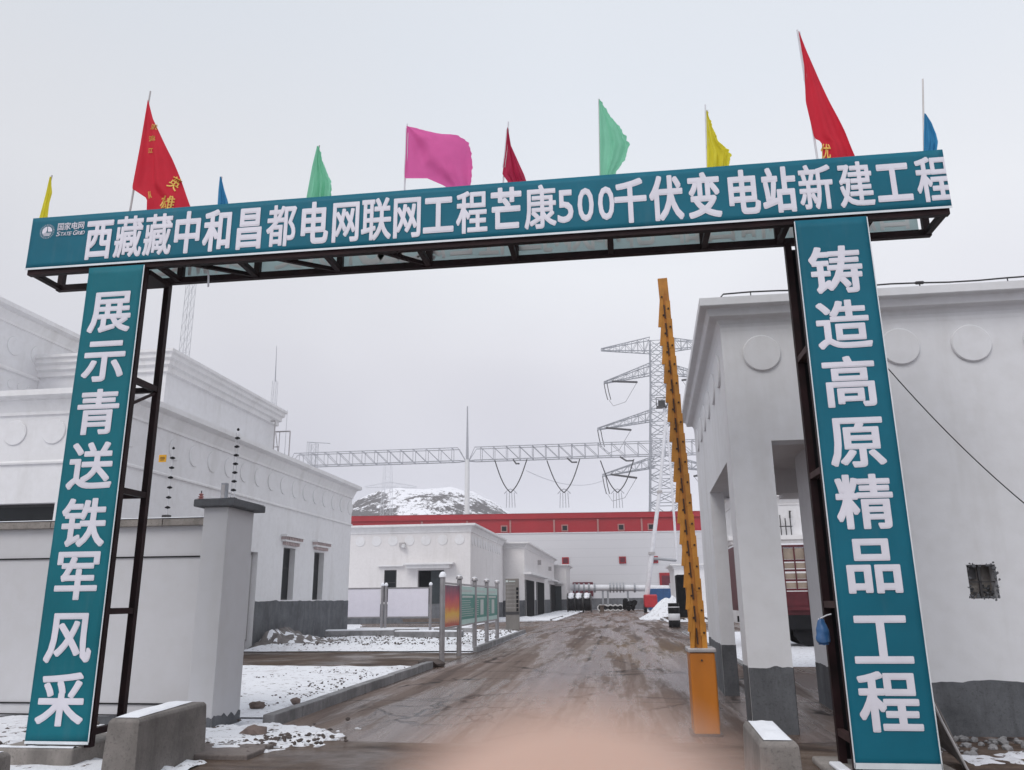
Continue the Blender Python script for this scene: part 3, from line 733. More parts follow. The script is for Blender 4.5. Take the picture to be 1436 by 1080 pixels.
def tibetan_lintel(parent, face, a0, a1, pos, z):
    def bx(mb, u0, u1, d1, k0, k1):
        if face == 'x': mb.box(pos-.01, pos+d1, u0, u1, k0, k1)
        else: mb.box(u0, u1, pos-d1, pos+.01, k0, k1)
    mb = MB(); bx(mb, a0-.34, a1+.34, .26, z+.40, z+.48); bx(mb, a0-.26, a1+.26, .18, z+.22, z+.29)
    o = mb.build('lintel', 'trim', parent)
    mb = MB(); n = 11
    for i in range(n):
        u = a0-.30+(a1-a0+.6)*(i+.2)/n; bx(mb, u, u+.07, .21, z+.292, z+.398)
        if 0 < i < n-1: bx(mb, u, u+.07, .14, z+.10, z+.218)
    mb.build('corbels', 'lintel_red', o)
XC = -12.74
w = thing('annex_building', (-18, 28, 0), 'long low white building with round wall reliefs and grey plinth behind the boundary wall', 'building')
footC = [(-30, 18.6), (XC, 18.6), (XC, 37.5), (-30, 37.5)]
mb = MB()
mb.box(-30, XC-.26, 18.9, 37.5, 0, 6.4)
hs_ = [(26.45, 27.55, 0, 3.3), (29.75, 30.9, 1.66, 3.62), (32.95, 34.1, 1.66, 3.62)]; yy = 18.9
for (a_, b_, z0_, z1_) in hs_:
    mb.box(XC-.26, XC, yy, a_, 0, 6.4); mb.box(XC-.26, XC, a_, b_, z1_, 6.4)
    if z0_: mb.box(XC-.26, XC, a_, b_, 0, z0_)
    yy = b_
mb.box(XC-.26, XC, yy, 37.5, 0, 6.4)
mb.box(-30, -16.6, 18.6, 18.9, 0, 6.4); mb.box(-14.1, XC, 18.6, 18.9, 0, 6.4); mb.box(-16.6, -14.1, 18.6, 18.9, 4.08, 6.4); mb.box(-16.6, -14.1, 18.6, 18.9, 0, 1.7)
mb.build('wall', 'plaster', w)
wf = MB().box(-16.6, -14.1, 18.84, 18.88, 3.5, 4.08).build('window', 'dark_metal', w)
MB().box(-16.5, -14.2, 18.80, 18.835, 1.75, 4.0).build('pane', 'glass_dark', wf)
MB().box(-16.6, -14.1, 18.68, 18.79, 3.52, 3.6).build('mullion', 'window_recess', wf)
MB().ring(footC, CORN(6.98, .36, .62)).build('cornice', 'trim', w)
MB().box(-29.8, XC-.2, 18.8, 37.3, 6.4, 6.7).build('roof', 'snow', w)
MB().ring(footC, [(-.1, 5.08), (.05, 5.08), (.06, 5.12), (.03, 5.17), (-.1, 5.17)]).build('string_course', 'trim', w)
medallions(w, [(-13.3-1.1*i, 18.6, 5.92) for i in range(8)], .33, (0, -1, 0))
medallions(w, [(XC, 19.3+1.12*i, 5.92) for i in range(17)], .33, (1, 0, 0))
jag_plinth([(-16, 18.6), (XC, 18.6), (XC, 26.45)], 1.62, .04, .02, .25, 3).build('plinth', 'cement', w)
jag_plinth([(XC, 27.55), (XC, 37.5), (-16, 37.5)], 1.62, .04, .02, .25, 3).build('plinth', 'cement', w)
for y0 in (29.75, 32.95):
    f = win(w, 'x', y0, y0+1.15, XC-.24, 1.66, 3.62); tibetan_lintel(w, 'x', y0, y0+1.15, XC, 3.6)
dr = MB().box(XC-.26, XC-.20, 26.46, 27.54, .3, 3.29).build('door', 'window_recess', w)
MB().box(XC-.20, XC-.19, 26.55, 27.45, .35, 3.2).build('door_leaf', 'fence_paint', dr)
w = thing('upper_block', (-20, 30, 0), 'upper white block with stepped cornice rising behind the low building', 'building')
XB = -15.2
s_ = 15.2/14; YB0, YB1, HB = 22.47*s_, 31.37*s_, 1.6+(9.35-1.6)*s_
footB = [(-34, YB0+.3), (XB, YB0+.3), (XB, YB1-.3), (-34, YB1-.3)]
MB().box(-34, XB, YB0+.3, YB1-.3, 0, HB-.4).build('wall', 'plaster', w)
MB().ring(footB, [(-.25, HB-.75), (.02, HB-.75), (.10, HB-.72), (.10, HB-.55), (.20, HB-.5), (.20, HB-.34), (.30, HB-.28), (.30, HB-.14), (.38, HB-.10), (.38, HB), (-.25, HB)]).build('cornice', 'trim', w)
MB().ring(footB, [(-.1, 7.55), (.03, 7.55), (.03, 7.62), (-.1, 7.62)]).build('string_course', 'trim', w)
w = thing('tall_block', (-28, 24, 0), 'tallest white block with round wall reliefs at the far left edge', 'building')
XA = -20.0; HA = 11.3
footA = [(-45, 19.4), (XA, 19.4), (XA, 26.9), (-45, 26.9)]
MB().box(-45, XA, 19.4, 26.9, 0, HA-.3).build('wall', 'plaster', w)
MB().ring(footA, CORN(HA, .36, .6)).build('cornice', 'trim', w)
MB().ring(footA, [(-.1, 9.15), (.05, 9.15), (.07, 9.2), (.03, 9.28), (-.1, 9.28)]).build('string_course', 'trim', w)
medallions(w, [(XA, 20.0+1.12*i, 10.05) for i in range(7)], .33, (1, 0, 0))
medallions(w, [(XA, 20.3+.45*i, 8.75+.0*i) for i in range(14)], .15, (1, 0, 0))
# rails on the roof of the low building
for k, (a, b) in enumerate((((350, 592), (386, 592)), ((378, 606), (407, 606)))):
    p, q = at(*a, 33+k), at(*b, 33+k)
    r = thing('roof_frame', (p.x, p.y, 6.7), ['thin steel pipe frame on the low building roof touching the stepped cornice', 'thin braced steel pipe frame on the low roof nearer the gantry'][k], 'frame', 'steel frames on the low roof')
    mb = MB().tube([(p.x, p.y, 6.7), (p.x, p.y, p.z)], .025, 6).tube([(q.x, q.y, 6.7), (q.x, q.y, p.z)], .025, 6).tube([(p.x, p.y, p.z), (q.x, q.y, p.z)], .035, 6)
    mb.tube([((p.x+q.x)/2, p.y, 7.0), ((p.x+q.x)/2, p.y, p.z)], .018, 6); mb.build('posts', 'pole_grey', r)
    mb = MB().tube([(p.x, p.y, p.z-.7), ((p.x+q.x)/2, p.y, p.z-.7)], .02, 6)
    if k: mb.tube([(p.x+.3, p.y, p.z-.05), (q.x-.3, p.y, 6.9)], .018, 6)
    mb.build('brace', 'pole_grey', r)
# tarpaulin heap by the low building
c0 = Vector((-12.0, 29.6, 0))
def tp(u, v):
    x = c0.x-.9+3.4*u; y = c0.y-2.4+3.0*v; e = min(1, 5*min(u, 1-u, v, 1-v))
    h = .62*math.exp(-((u-.16)**2)/.03)+.35*math.exp(-((u-.45)**2)/.03)+.22*math.exp(-((u-.75)**2)/.03)
    return (x, y, .02+e*h*(.9+.35*noise.noise(Vector((x*2.5, y*2.5, 0)))+.22*noise.noise(Vector((x*5, y*5, 0)))))
o = MB().grid(tp, 60, 40).build('tarpaulin', 'tarp', smooth=True); tag(o, 'crumpled grey tarpaulin heap dusted with snow against the grey plinth', 'tarpaulin')
def tps(u, v):
    p = tp(.12+.75*u, .1+.8*v); return (p[0], p[1], p[2]-.012+.05*noise.noise(Vector((p[0]*4, p[1]*4, 7))))
MB().grid(tps, 50, 34).build('snow_dusting', 'clean_snow', o, smooth=True)
# kerb stones with snow on the second bed
ks = [(-12.2, -9.4, 33.3, .05), (-11.4, -8.7, 34.9, .0), (-8.9, -6.2, 32.2, -.05), (-8.2, -6.4, 35.8, .04)]
ksl = ['snow covered kerb stone lying nearest the low building plinth', 'snow covered kerb stone lying farther back in the middle of the bed', 'snow covered kerb stone lying nearest the poster stand', 'shorter snow covered kerb stone behind the poster stand']
for (x0, x1, y, r), lb in zip(ks, ksl):
    o = MB().bar((x0, y, .30), (x1, y+r*8, .30), .55, .22).build('kerb_stone', 'kerbstone', bevel=.02); tag(o, lb, 'kerb stone', 'kerb stones lying in the snow bed')
    MB().bar((x0+.03, y, .43), (x1-.03, y+r*8, .43), .50, .05).build('snow_cap', 'clean_snow', o, bevel=.02)
for (x, y, s, lb) in ((-5.42, 12.05, .10, 'brown rock lying in the snow beside the pier foot'), (-5.05, 12.6, .07, 'small reddish stone lying in the snow behind the pier')):
    o = MB().rock((x, y, .12), s, int(x*10), 3).build('rock', 'stone', smooth=True); tag(o, lb, 'rock')
o = MB().rock((-4.5, 9.95, .06), (.16, .10, .10), 5, 2).build('rock', 'stone'); tag(o, 'broken concrete lump with snow on the ground before the kerb end', 'rock')
o = MB().rock((-4.75, 20.5, .08), (.32, .3, .12), 15, 2).build('rock', 'dark_stone'); tag(o, 'dark broken stone at the far end of the near kerb', 'rock')

# ================================================================== ROAD SIDE BUILDINGS
XF = -10.5
w = thing('store_building', (-16, 62, 0), 'white single storey building with canopied open dark door behind the blank noticeboards', 'building')
foot = [(-28, 57), (XF, 57), (XF, 73), (-28, 73)]
mb = MB(); mb.box(-28, XF, 57.3, 73, 0, 6.3); mb.box(-28, -14.3, 57, 57.3, 0, 6.3); mb.box(-12.4, XF, 57, 57.3, 0, 6.3); mb.box(-14.3, -12.4, 57, 57.3, 3.65, 6.3); mb.build('wall', 'plaster_warm', w)
MB().box(-27.5, XF-.3, 57.4, 72.6, 6.3, 6.55).build('roof', 'snow', w)
MB().ring(foot, CORN(6.87, .4, .6)).build('cornice', 'trim', w)
medallions(w, [(-11.3-1.22*i, 57, 5.75) for i in range(8)], .36, (0, -1, 0)); medallions(w, [(XF, 57.7+1.22*i, 5.75) for i in range(12)], .36, (1, 0, 0))
jag_plinth([(-28, 57), (XF, 57), (XF, 73)], 1.35, .03, .02, .4, 8).build('plinth', 'cement', w)
MB().box(-15.2, -11.6, 56.1, 57, 4.02, 4.14).build('canopy', 'trim', w); MB().box(-15.0, -11.9, 56.3, 57, 3.78, 4.02).build('canopy_fascia', 'trim', w)
d = MB().box(-14.25, -12.45, 57.2, 57.28, .1, 3.62).build('door', 'black_matt', w); MB().box(-13.35, -12.45, 57.05, 57.18, .1, 3.62).build('door_leaf', 'door_dark', d)  # black panel behind the leaf paints the unlit inside of the open doorway
f = win(w, '-y', -16.75, -15.85, 57, 1.5, 3.7); MB().box(-17.2, -15.3, 56.75, 57, 3.95, 4.05).build('lintel', 'trim', w)
l = MB().box(-15.65, -15.25, 56.75, 57, 5.3, 5.6).build('wall_lamp', 'pole_grey', w); MB().lathe((-15.3, 56.7, 5.35), [(.05, -.15), (.16, -.1), (.16, .08), (.05, .14)], 10).build('lamp_head', 'insulator_white', l)
XG = -8.6
w = thing('garage_building', (-12, 90, 0), 'white single storey building with two dark doorways facing the road', 'building')
foot = [(-22, 73.6), (XG, 73.6), (XG, 107), (-22, 107)]
MB().box(-22, XG, 73.6, 107, 0, 6.1).build('wall', 'plaster_warm', w); MB().ring(foot, CORN(6.62, .5, .55)).build('cornice', 'trim', w)
jag_plinth([(-22, 73.6), (XG, 73.6), (XG, 107)], 1.5, .04, .02, .5, 9).build('plinth', 'cement', w)
def yx(px, X): return atx(px, 830, X).y
for a, b in ((736, 748.5), (752, 762.5), (771, 779.5)):
    y0, y1 = yx(a, XG), yx(b, XG)
    d = MB().box(XG, XG+.06, y0, y1, .05, 3.3).build('door', 'black_matt', w); MB().box(XG+.06, XG+.09, y0, y0+.25, .05, 3.3).box(XG+.06, XG+.09, y1-.25, y1, .05, 3.3).build('door_frame', 'window_recess', d)
y0, y1 = yx(734, XG), yx(764, XG)
MB().box(XG, XG+.7, y0, y1, 3.75, 3.95).build('canopy', 'trim', w); MB().box(XG, XG+.5, yx(769, XG), yx(781, XG), 3.7, 3.9).build('canopy', 'trim', w)
for px, z in ((755, 5.3), (770, 5.1)):
    y_ = yx(px, XG); MB().box(XG, XG+.35, y_-.2, y_+.2, z-.25, z+.25).build('wall_lamp', 'pole_grey', w)
MB().rock((XG-.2, yx(754, XG), 6.85), .25, 3, 1).build('roof_vent', 'dark_metal', w)
w = thing('end_building', (-9, 111, 0), 'small white building at the far end of the row beside the grey hall', 'building')
foot = [(-20, 107.6), (-7.1, 107.6), (-7.1, 116), (-20, 116)]
MB().box(-20, -7.1, 107.6, 116, 0, 5.5).build('wall', 'plaster_warm', w); MB().ring(foot, CORN(5.95, .45, .5)).build('cornice', 'trim', w)
jag_plinth([(-20, 107.6), (-7.1, 107.6), (-7.1, 116)], 1.5, .03, .02, .5, 4).build('plinth', 'cement', w)
d = MB().box(-8.55, -7.75, 107.52, 107.59, .05, 3.2).build('door', 'door_dark', w); MB().box(-8.7, -7.5, 107.0, 107.6, 3.5, 3.65).build('canopy', 'trim', w)
# plank stacks before the store building
for (x0, x1, y, z, lb) in ((-15, -10.2, 47.2, .12, 'long snowy stack of brown planks under the blank noticeboards'), (-13.2, -9.6, 49.4, .35, 'upper stack of brown planks beside the open dark door')):
    mb = MB()
    for i in range(9): mb.bar((x0+random.uniform(-.3, .3), y+.12*(i % 3)-.1, z+.07*(i//3)), (x1+random.uniform(-.3, .3), y+.12*(i % 3), z+.07*(i//3)), .11, .05)
    tag(mb.build('plank_stack', 'planks'), lb, 'planks', 'plank stacks by the store building')

# blank noticeboards
for (x0, x1, lb) in ((-15.6, -13.0, 'blank white noticeboard partly hidden by the low building corner'), (-12.8, -10.3, 'blank white noticeboard in front of the open dark door')):
    r = thing('noticeboard', ((x0+x1)/2, 44, 0), lb, 'noticeboard', 'blank white noticeboards')
    MB().box(x0+.12, x1-.12, 43.97, 44.03, .75, 2.22).build('panel', 'white_board', r)
    MB().box(x0+.08, x1-.08, 43.95, 44.05, 2.22, 2.29).build('rail', 'stainless', r)
    MB().box(x0+.08, x1-.08, 43.95, 44.05, .68, .75).build('rail', 'stainless', r)
    for x in (x0, x1):
        p_ = MB().lathe((x, 44, 0), [(.075, 0), (.075, 2.36)], 12).build('post', 'stainless', r, smooth=True)
        MB().lathe((x, 44, 2.36), [(.03, 0), (.095, .03), (.1, .1), (.06, .17), (.01, .19)], 12).build('finial', 'clean_snow', p_, smooth=True)
# poster stand along the kerb
XP = -4.82
PY = [22.0, 24.35, 26.95, 29.4, 31.9]
r = thing('poster_stand', (XP, 27, 0), 'stainless poster stand with a sunset poster and green text panels along the kerb', 'poster stand')
for i, y in enumerate(PY):
    p_ = MB().lathe((XP, y, 0), [(.075, 0), (.075, 2.18)], 12).build('post', 'stainless', r, smooth=True)
    MB().lathe((XP, y, 2.18), [(.04, 0), (.105, .02), (.105, .07), (.06, .15), (.01, .17)], 12).build('finial', 'stainless' if i else 'clean_snow', p_, smooth=True)
    if i: MB().lathe((XP, y, 2.25), [(.09, 0), (.08, .06), (.02, .1)], 10).build('snow_cap', 'clean_snow', p_, smooth=True)
for i in range(4):
    y0, y1 = PY[i]+.08, PY[i+1]-.08
    MB().box(XP-.03, XP+.03, y0, y1, 2.02, 2.07).box(XP-.03, XP+.03, y0, y1, .83, .87).build('rail', 'stainless', r)
    if i == 0:
        MB().box(XP-.02, XP+.02, y0, y1, .88, 2.0).build('poster', 'sunset_print', r)
    else:
        p_ = MB().box(XP-.02, XP+.02, y0, y1, .88, 2.0).build('poster', 'pale_green', r)
        MB().box(XP+.02, XP+.023, y0+.03, y1-.03, 1.02, 1.76).build('text_panel', 'green_board', p_)
        mb = MB(); h = y0+.15
        mb.box(XP+.02, XP+.024, y0+.2, y1-.5, 1.83, 1.90)
        mb.box(XP+.023, XP+.026, y0+.25, y1-.4, 1.66, 1.72)
        for k in range(8):
            z = 1.58-.065*k; e = random.uniform(.1, .9)
            if i == 1: mb.box(XP+.023, XP+.026, y0+.12, y1-e, z-.016, z)
            else: mb.box(XP+.023, XP+.026, y0+.12, y0+.55, z-.016, z)
        if i > 1: mb.box(XP+.023, XP+.026, y0+.9, y0+1.55, 1.1, 1.6)
        mb.build('print', 'pale_line', p_)
# stone directory sign at the kerb corner
o = thing('directory_sign', (-5.4, 41, 0), 'tall grey metal directory sign standing where the kerb ends', 'sign')
b = MB().box(-5.75, -5.08, 40.9, 41.12, .02, 2.6).build('slab', 'sign_grey', o, bevel=.01)
mb = MB()
for i in range(7): mb.box(-5.72, -5.25, 40.885, 40.90, 1.18+i*.19, 1.195+i*.19)
mb.build('groove', 'pole_grey', b)
mb = MB()
for i in range(6): mb.ring([(-5.20, 40.888), (-5.12, 40.888), (-5.12, 40.899), (-5.20, 40.899)], [(0, 1.02+.2*i), (.0, 1.17+.2*i), (-.002, 1.17+.2*i), (-.002, 1.02+.2*i)])
for i in range(6):
    z = 1.02+i*.2
    mb.box(-5.21, -5.10, 40.886, 40.899, z, z+.03).box(-5.21, -5.10, 40.886, 40.899, z+.11, z+.14).box(-5.21, -5.18, 40.886, 40.899, z+.03, z+.11).box(-5.13, -5.10, 40.886, 40.899, z+.03, z+.11)
mb.build('vertical_lettering', 'black', b)
MB().box(-5.76, -5.07, 40.88, 40.9, .86, 1.0).build('band', 'dark_metal', b)
MB().box(-5.73, -5.62, 40.886, 40.899, 2.42, 2.52).box(-5.58, -5.25, 40.886, 40.899, 2.44, 2.49).build('heading', 'pale_line', b)
MB().box(-5.9, -4.95, 40.8, 41.25, 0, .12).build('base', 'dark_concrete', o)

# ================================================================== GATEHOUSE (right)
SK, Y0 = .0355, 10.65
def gb(mb, name, mat, parent, **k): return mb.shear(SK, Y0).build(name, mat, parent, **k)
h = thing('gatehouse', (5, 14, 0), 'large white gatehouse with open corner porch and round reliefs right of the road', 'building')
X0, X1, X2, YR, ZT = 1.5, 2.87, 9.5, 17.7, 5.16
gb(MB().box(X0, X2, Y0, Y0+.35, 3.57, ZT).box(X0, X0+.35, Y0+.35, YR, 3.40, ZT).box(X0+.35, X1, YR-.3, YR, 3.62, ZT), 'wall_band', 'gatehouse_plaster', h)
gb(MB().box(X0, X0+.53, Y0, Y0+.35, 0, 3.57).box(X0, X0+.35, Y0+.35, Y0+.60, 0, 3.40).box(X0+.35, X0+.53, Y0+.35, Y0+.60, 0, 3.57), 'column', 'gatehouse_plaster', h)
gb(MB().box(X0, X0+.24, 14.62, YR, 0, 3.40), 'column', 'gatehouse_plaster', h)
hx0, hx1, hz0, hz1 = 4.19, 4.52, 1.55, 1.95
gb(MB().box(X1, hx0, Y0, Y0+.3, 0, 3.57).box(hx1, X2, Y0, Y0+.3, 0, 3.57).box(hx0, hx1, Y0, Y0+.3, 0, hz0).box(hx0, hx1, Y0, Y0+.3, hz1, 3.57).box(X1, X1+.3, Y0+.35, 13.8, 0, 3.9).box(X1+.3, X2, 13.5, 13.8, 0, 3.568).box(X2-.3, X2, Y0+.3, 13.5, 0, 3.57), 'wall', 'gatehouse_plaster', h)
gb(MB().box(X0+.35, X1, Y0+.35, YR-.3, 3.86, 4.0).box(X1+.3, X2, Y0+.35, YR, 3.60, 3.7).box(X1, X1+.3, 13.8, YR-.3, 3.86, 4.0), 'ceiling', 'plaster_warm', h)
gb(MB().box(X0+.36, X1+.6, 15.1, 15.42, 3.42, 3.86), 'beam', 'plaster_warm', h)
gb(MB().box(X0+.3, X2, Y0+.3, YR, 5.0, 5.2), 'roof', 'snow', h)
fg = [(X0, Y0), (X2, Y0), (X2, YR), (X0, YR)]
gb(MB().ring(fg, [(-.3, 5.10), (.002, 5.10), (.004, 5.15), (.012, 5.195), (.03, 5.235), (.045, 5.255), (.13, 5.27), (.15, 5.28), (.175, 5.36), (.185, 5.375), (.265, 5.385), (.275, 5.395), (.275, 5.50), (-.3, 5.50)]), 'cornice', 'gatehouse_plaster', h)
medallions(h, [(X0+.51+.885*i, Y0, 4.765) for i in range(8)], .25, (0, -1, 0), 'gatehouse_plaster', .035)
medallions(h, [(X0+SK*(.7+1.05*i), Y0+.7+1.05*i, 4.735) for i in range(6)], .24, (-1, 0, 0), 'gatehouse_plaster', .035)
gb(jag_plinth([(X0+.002, Y0+.60), (X0+.002, Y0+.002), (X0+.53, Y0+.002), (X0+.53, Y0+.6)], .77, .035, .006, .03, 3), 'plinth', 'cement', h)
gb(jag_plinth([(X0+.002, YR), (X0+.002, 14.62), (X0+.24, 14.62), (X0+.24, YR)], .82, .02, .006, .05, 5), 'plinth', 'cement', h)
gb(jag_plinth([(X1, 13.8), (X1, Y0+.002), (X2, Y0+.002)], .60, .03, .006, .06, 7), 'plinth', 'cement', h)
# rough hole broken through the wall
hole = gb(MB().box(hx0-.02, hx1+.02, Y0+.20, Y0+.29, hz0-.02, hz1+.02), 'wall_hole', 'concrete', h)
gb(MB().box(4.335, 4.365, Y0+.07, Y0+.1, hz0, hz1).box(hx0, hx1, Y0+.07, Y0+.1, 1.74, 1.755).box(4.21, 4.33, Y0+.12, Y0+.19, 1.78, 1.94), 'conduit', 'dark_metal', hole)
mb = MB()
for i in range(46):
    t_ = random.random()*4; k = t_ % 1
    x, z = ((hx0+(hx1-hx0)*k, hz0) if t_ < 1 else (hx0+(hx1-hx0)*k, hz1) if t_ < 2 else (hx0, hz0+(hz1-hz0)*k) if t_ < 3 else (hx1, hz0+(hz1-hz0)*k))
    mb.rock((x+random.gauss(0, .012), Y0+.012, z+random.gauss(0, .012)), (random.uniform(.015, .035), .016, random.uniform(.012, .032)), i, 1)
for i in range(40): mb.rock((random.uniform(hx0, hx1), Y0+.19-.05*random.random(), hz0+random.random()*.16), .02, i, 1)
gb(mb, 'broken_edge', 'cement', hole)
# lightning strip on the roof edge
mb = MB(); pts = []
for i in range(23):
    x = 1.55+i*.36; pts.append((x, Y0-.22, 5.56+.012*math.sin(i*1.3)))
mb.tube([(1.5, Y0-.22, 5.50)]+pts, .011, 6)
for p in pts[1::3]: mb.tube([(p[0], p[1], 5.49), p], .008, 5)
for i in (7, 14, 19): mb.lathe((1.55+i*.36, Y0-.22, 5.565), [(.012, -.06), (.024, -.04), (.024, .04), (.012, .06)], 8, 'x')
gb(mb, 'lightning_strip', 'dark_metal', h)
# black cable hanging from gate to the right
a, b = at(1236, 506, 8.7), at(1470, 733, 8.7)
pts = [a.lerp(b, k/24)+Vector((0, 0, -.10*4*(k/24)*(1-k/24))) for k in range(25)]
tag(MB().tube(pts, .0055, 6).build('cable', 'black'), 'thin black cable slanting from the gate pillar across the gatehouse wall', 'cable')
# ribbed sheet leaning between pillar and gatehouse
A_, B_ = Vector((2.86, 8.75, .86)), Vector((3.10, 8.55, .02))
def rs(u, v):
    p = A_.lerp(B_, v); return (p.x+.02*math.sin(math.pi*v)+.006*math.sin(u*60)+.13*u*v, p.y+.42*u, p.z-.55*u*u*(1-v))
o = MB().grid(rs, 60, 12).build('ribbed_sheet', 'tarp', smooth=True, solid=.02); tag(o, 'dark ribbed sheet leaning beside the gate pillar foot near the gatehouse wall', 'sheet')
MB().tube([A_+Vector((-.01, -.025, .02)), (A_+B_)/2+Vector((-.02, -.03, .0)), B_+Vector((0, -.03, 0))], .012, 6).build('edge_trim', 'pole_grey', o)

# ================================================================== BOOM BARRIER
BY = 10.45
c = thing('barrier_cabinet', (.95, BY+.2, 0), 'orange barrier cabinet standing under the raised fence boom', 'barrier cabinet')
b = MB().box(.79, 1.09, BY, BY+.42, .02, .95).build('housing', 'orange', c, bevel=.02)
MB().box(.77, 1.11, BY-.02, BY+.44, .95, 1.0).build('lid', 'pole_grey', c, bevel=.012)
MB().lathe((.93, BY-.004, .86), [(.012, 0), (.012, -.008)], 10, 'y').build('lock', 'dark_metal', b)
MB().box(.76, 1.12, BY-.03, BY+.46, 0, .03).build('base_plate', 'dark_metal', c)
MB().box(1.09, 1.10, BY+.06, BY+.36, .12, .85).build('side_door', 'barrier_orange', b)
bm_ = thing('barrier_boom', (.95, BY+.2, .98), 'raised orange folding fence boom of overlapping slats rising above the cabinet', 'barrier boom')
P0, P1 = at(983, 915, BY+.1), at(930, 389, BY+.1)
MB().bar(P0+Vector((.0, .05, -.0)), P1+Vector((-.01, .05, 0)), .13, .04, (0, 0, 1)).build('rail', 'barrier_orange', bm_)
MB().bar(at(972, 915, BY+.14), at(926, 392, BY+.14), .035, .05, (1, 0, 0)).build('rail', 'barrier_orange', bm_)
ax = (P1-P0).normalized(); side = Vector((1, 0, 0)); side = (side-ax*ax.dot(side)).normalized(); L = (P1-P0).length
for k in range(17):
    s0 = -.02+k*(L-.72)/16
    a_ = P0+ax*s0-side*.112+Vector((0, -.035-.004*(k % 3), 0)); b_ = a_+ax*.60+side*.085
    o = MB().bar(a_, b_, .052, .018, (0, 1, 0)).build('slat', 'barrier_orange', bm_, bevel=.003)
    MB().lathe(tuple(a_.lerp(b_, .72)+Vector((0, -.011, 0))), [(.013, 0), (.013, -.012)], 8, 'y').build('bolt', 'barrier_dark', o)
    a_ = P0+ax*(s0-.05)+side*(.010+.035*(1-k/16))+Vector((0, -.052-.003*(k % 2), 0)); b_ = a_+ax*.42+side*.014
    o = MB().bar(a_, b_, .062, .018, (0, 1, 0)).build('slat', 'barrier_orange', bm_, bevel=.003)
    MB().lathe(tuple(a_.lerp(b_, .72)+Vector((0, -.011, 0))), [(.013, 0), (.013, -.012)], 8, 'y').build('bolt', 'barrier_dark', o)
    a_ = P0+ax*(s0-.02)-side*(.030-.012*(1-k/16))+Vector((0, -.045-.003*(k % 2), 0)); MB().bar(a_, a_+ax*.5+side*.03, .05, .016, (0, 1, 0)).build('slat', 'barrier_amber', bm_, bevel=.003)
    m0 = P0+ax*(s0+.12)-side*.033+Vector((0, -.064, 0)); MB().bar(m0, m0+ax*.19, .018, .01, (0, 1, 0)).build('gap_shade', 'barrier_dark', bm_)  # dark bars laid on top, painting the shade of the gaps between boards

# ================================================================== FAR HALL
hall = thing('hall_building', (-8, 124, 0), 'huge grey metal hall with a red upper band across the end of the road', 'hall')
e = Vector((math.cos(R(5)), math.sin(R(5)), 0)); nrm = Vector((-e.y, e.x, 0))
H0 = Vector((-2.0, 121, 0))
def hp(u, d, z): return tuple(H0+e*u+nrm*d+Vector((0, 0, z)))
def hbox(mb, u0, u1, d0, d1, z0, z1):
    v = [hp(u, d, z) for z in (z0, z1) for d in (d0, d1) for u in (u0, u1)]
    return mb.raw(v, [(0, 2, 3, 1), (4, 5, 7, 6), (0, 1, 5, 4), (1, 3, 7, 5), (3, 2, 6, 7), (2, 0, 4, 6)])
def hu(px, py=780):                     # position along the hall front of a surveyed photo column
    d = ray(px, py); k = -(H0-Vector((0, 0, 0))).dot(nrm); k = H0.dot(nrm)/d.dot(nrm); p = d*k
    return (p-H0).dot(e)
U0, U1, HT = -60, 34, 14.05
hbox(MB(), U0, U1, 0, 30, 1.6, 11.05).build('wall', 'metal_siding', hall)
hbox(MB(), U0, U1, -.02, 30, 0, 1.6).build('plinth', 'cement', hall)
hbox(MB(), U0, U1, -.06, 30, 11.05, HT-.9).build('red_band', 'red_panel', hall)
hbox(MB(), U0, U1, -.35, 30.3, HT-.9, HT-.1).build('eaves', 'red_panel', hall)
MB().poly([hp(U0, -.4, HT-.08), hp(U1, -.4, HT-.08), hp(U1, 15, HT+.6), hp(U0, 15, HT+.6)]).poly([hp(U0, 15, HT+.6), hp(U1, 15, HT+.6), hp(U1, 30.3, HT-.08), hp(U0, 30.3, HT-.08)]).build('roof', 'clean_snow', hall)
hbox(MB(), U0, U1, -.10, -.07, 11.0, 11.12).build('band_edge', 'pole_white', hall)
for px in (591, 655, 716, 778, 840, 902): u = hu(px); hbox(MB(), u-.12, u+.12, -.2, -.07, 11.15, 13.0).build('downpipe', 'mast_red', hall)
for px, py, big in ((707, 742, 0), (792, 741, 0), (871, 741, 0), (913, 741, 0), (793, 787, 1), (873, 787, 1), (918, 788, 1)):
    u = hu(px, py); z = 12.0 if not big else 7.1
    z = {0: 11.75, 1: 7.0}[big]; s = .34
    f = hbox(MB(), u-.50, u+.50, -.16, -.065, z-.50, z+.50).build('window', 'red_panel' if big else 'mast_red', hall); hbox(MB(), u-s, u+s, -.19, -.162, z-s, z+s).build('pane', 'maroon_window' if big else 'glass_dark', f)
u0, u1 = hu(923), hu(952); f = hbox(MB(), u0, u1, -.2, -.002, 2.9, 5.1).build('gate_opening', 'red_panel', hall); hbox(MB(), u0+.3, u1, -.24, -.21, 3.0, 4.7).build('pane', 'maroon_window', f)
u0, u1 = hu(802), hu(830); f = hbox(MB(), u0, u1, -.2, -.002, 1.9, 3.9).build('gate_opening', 'maroon_window', hall)
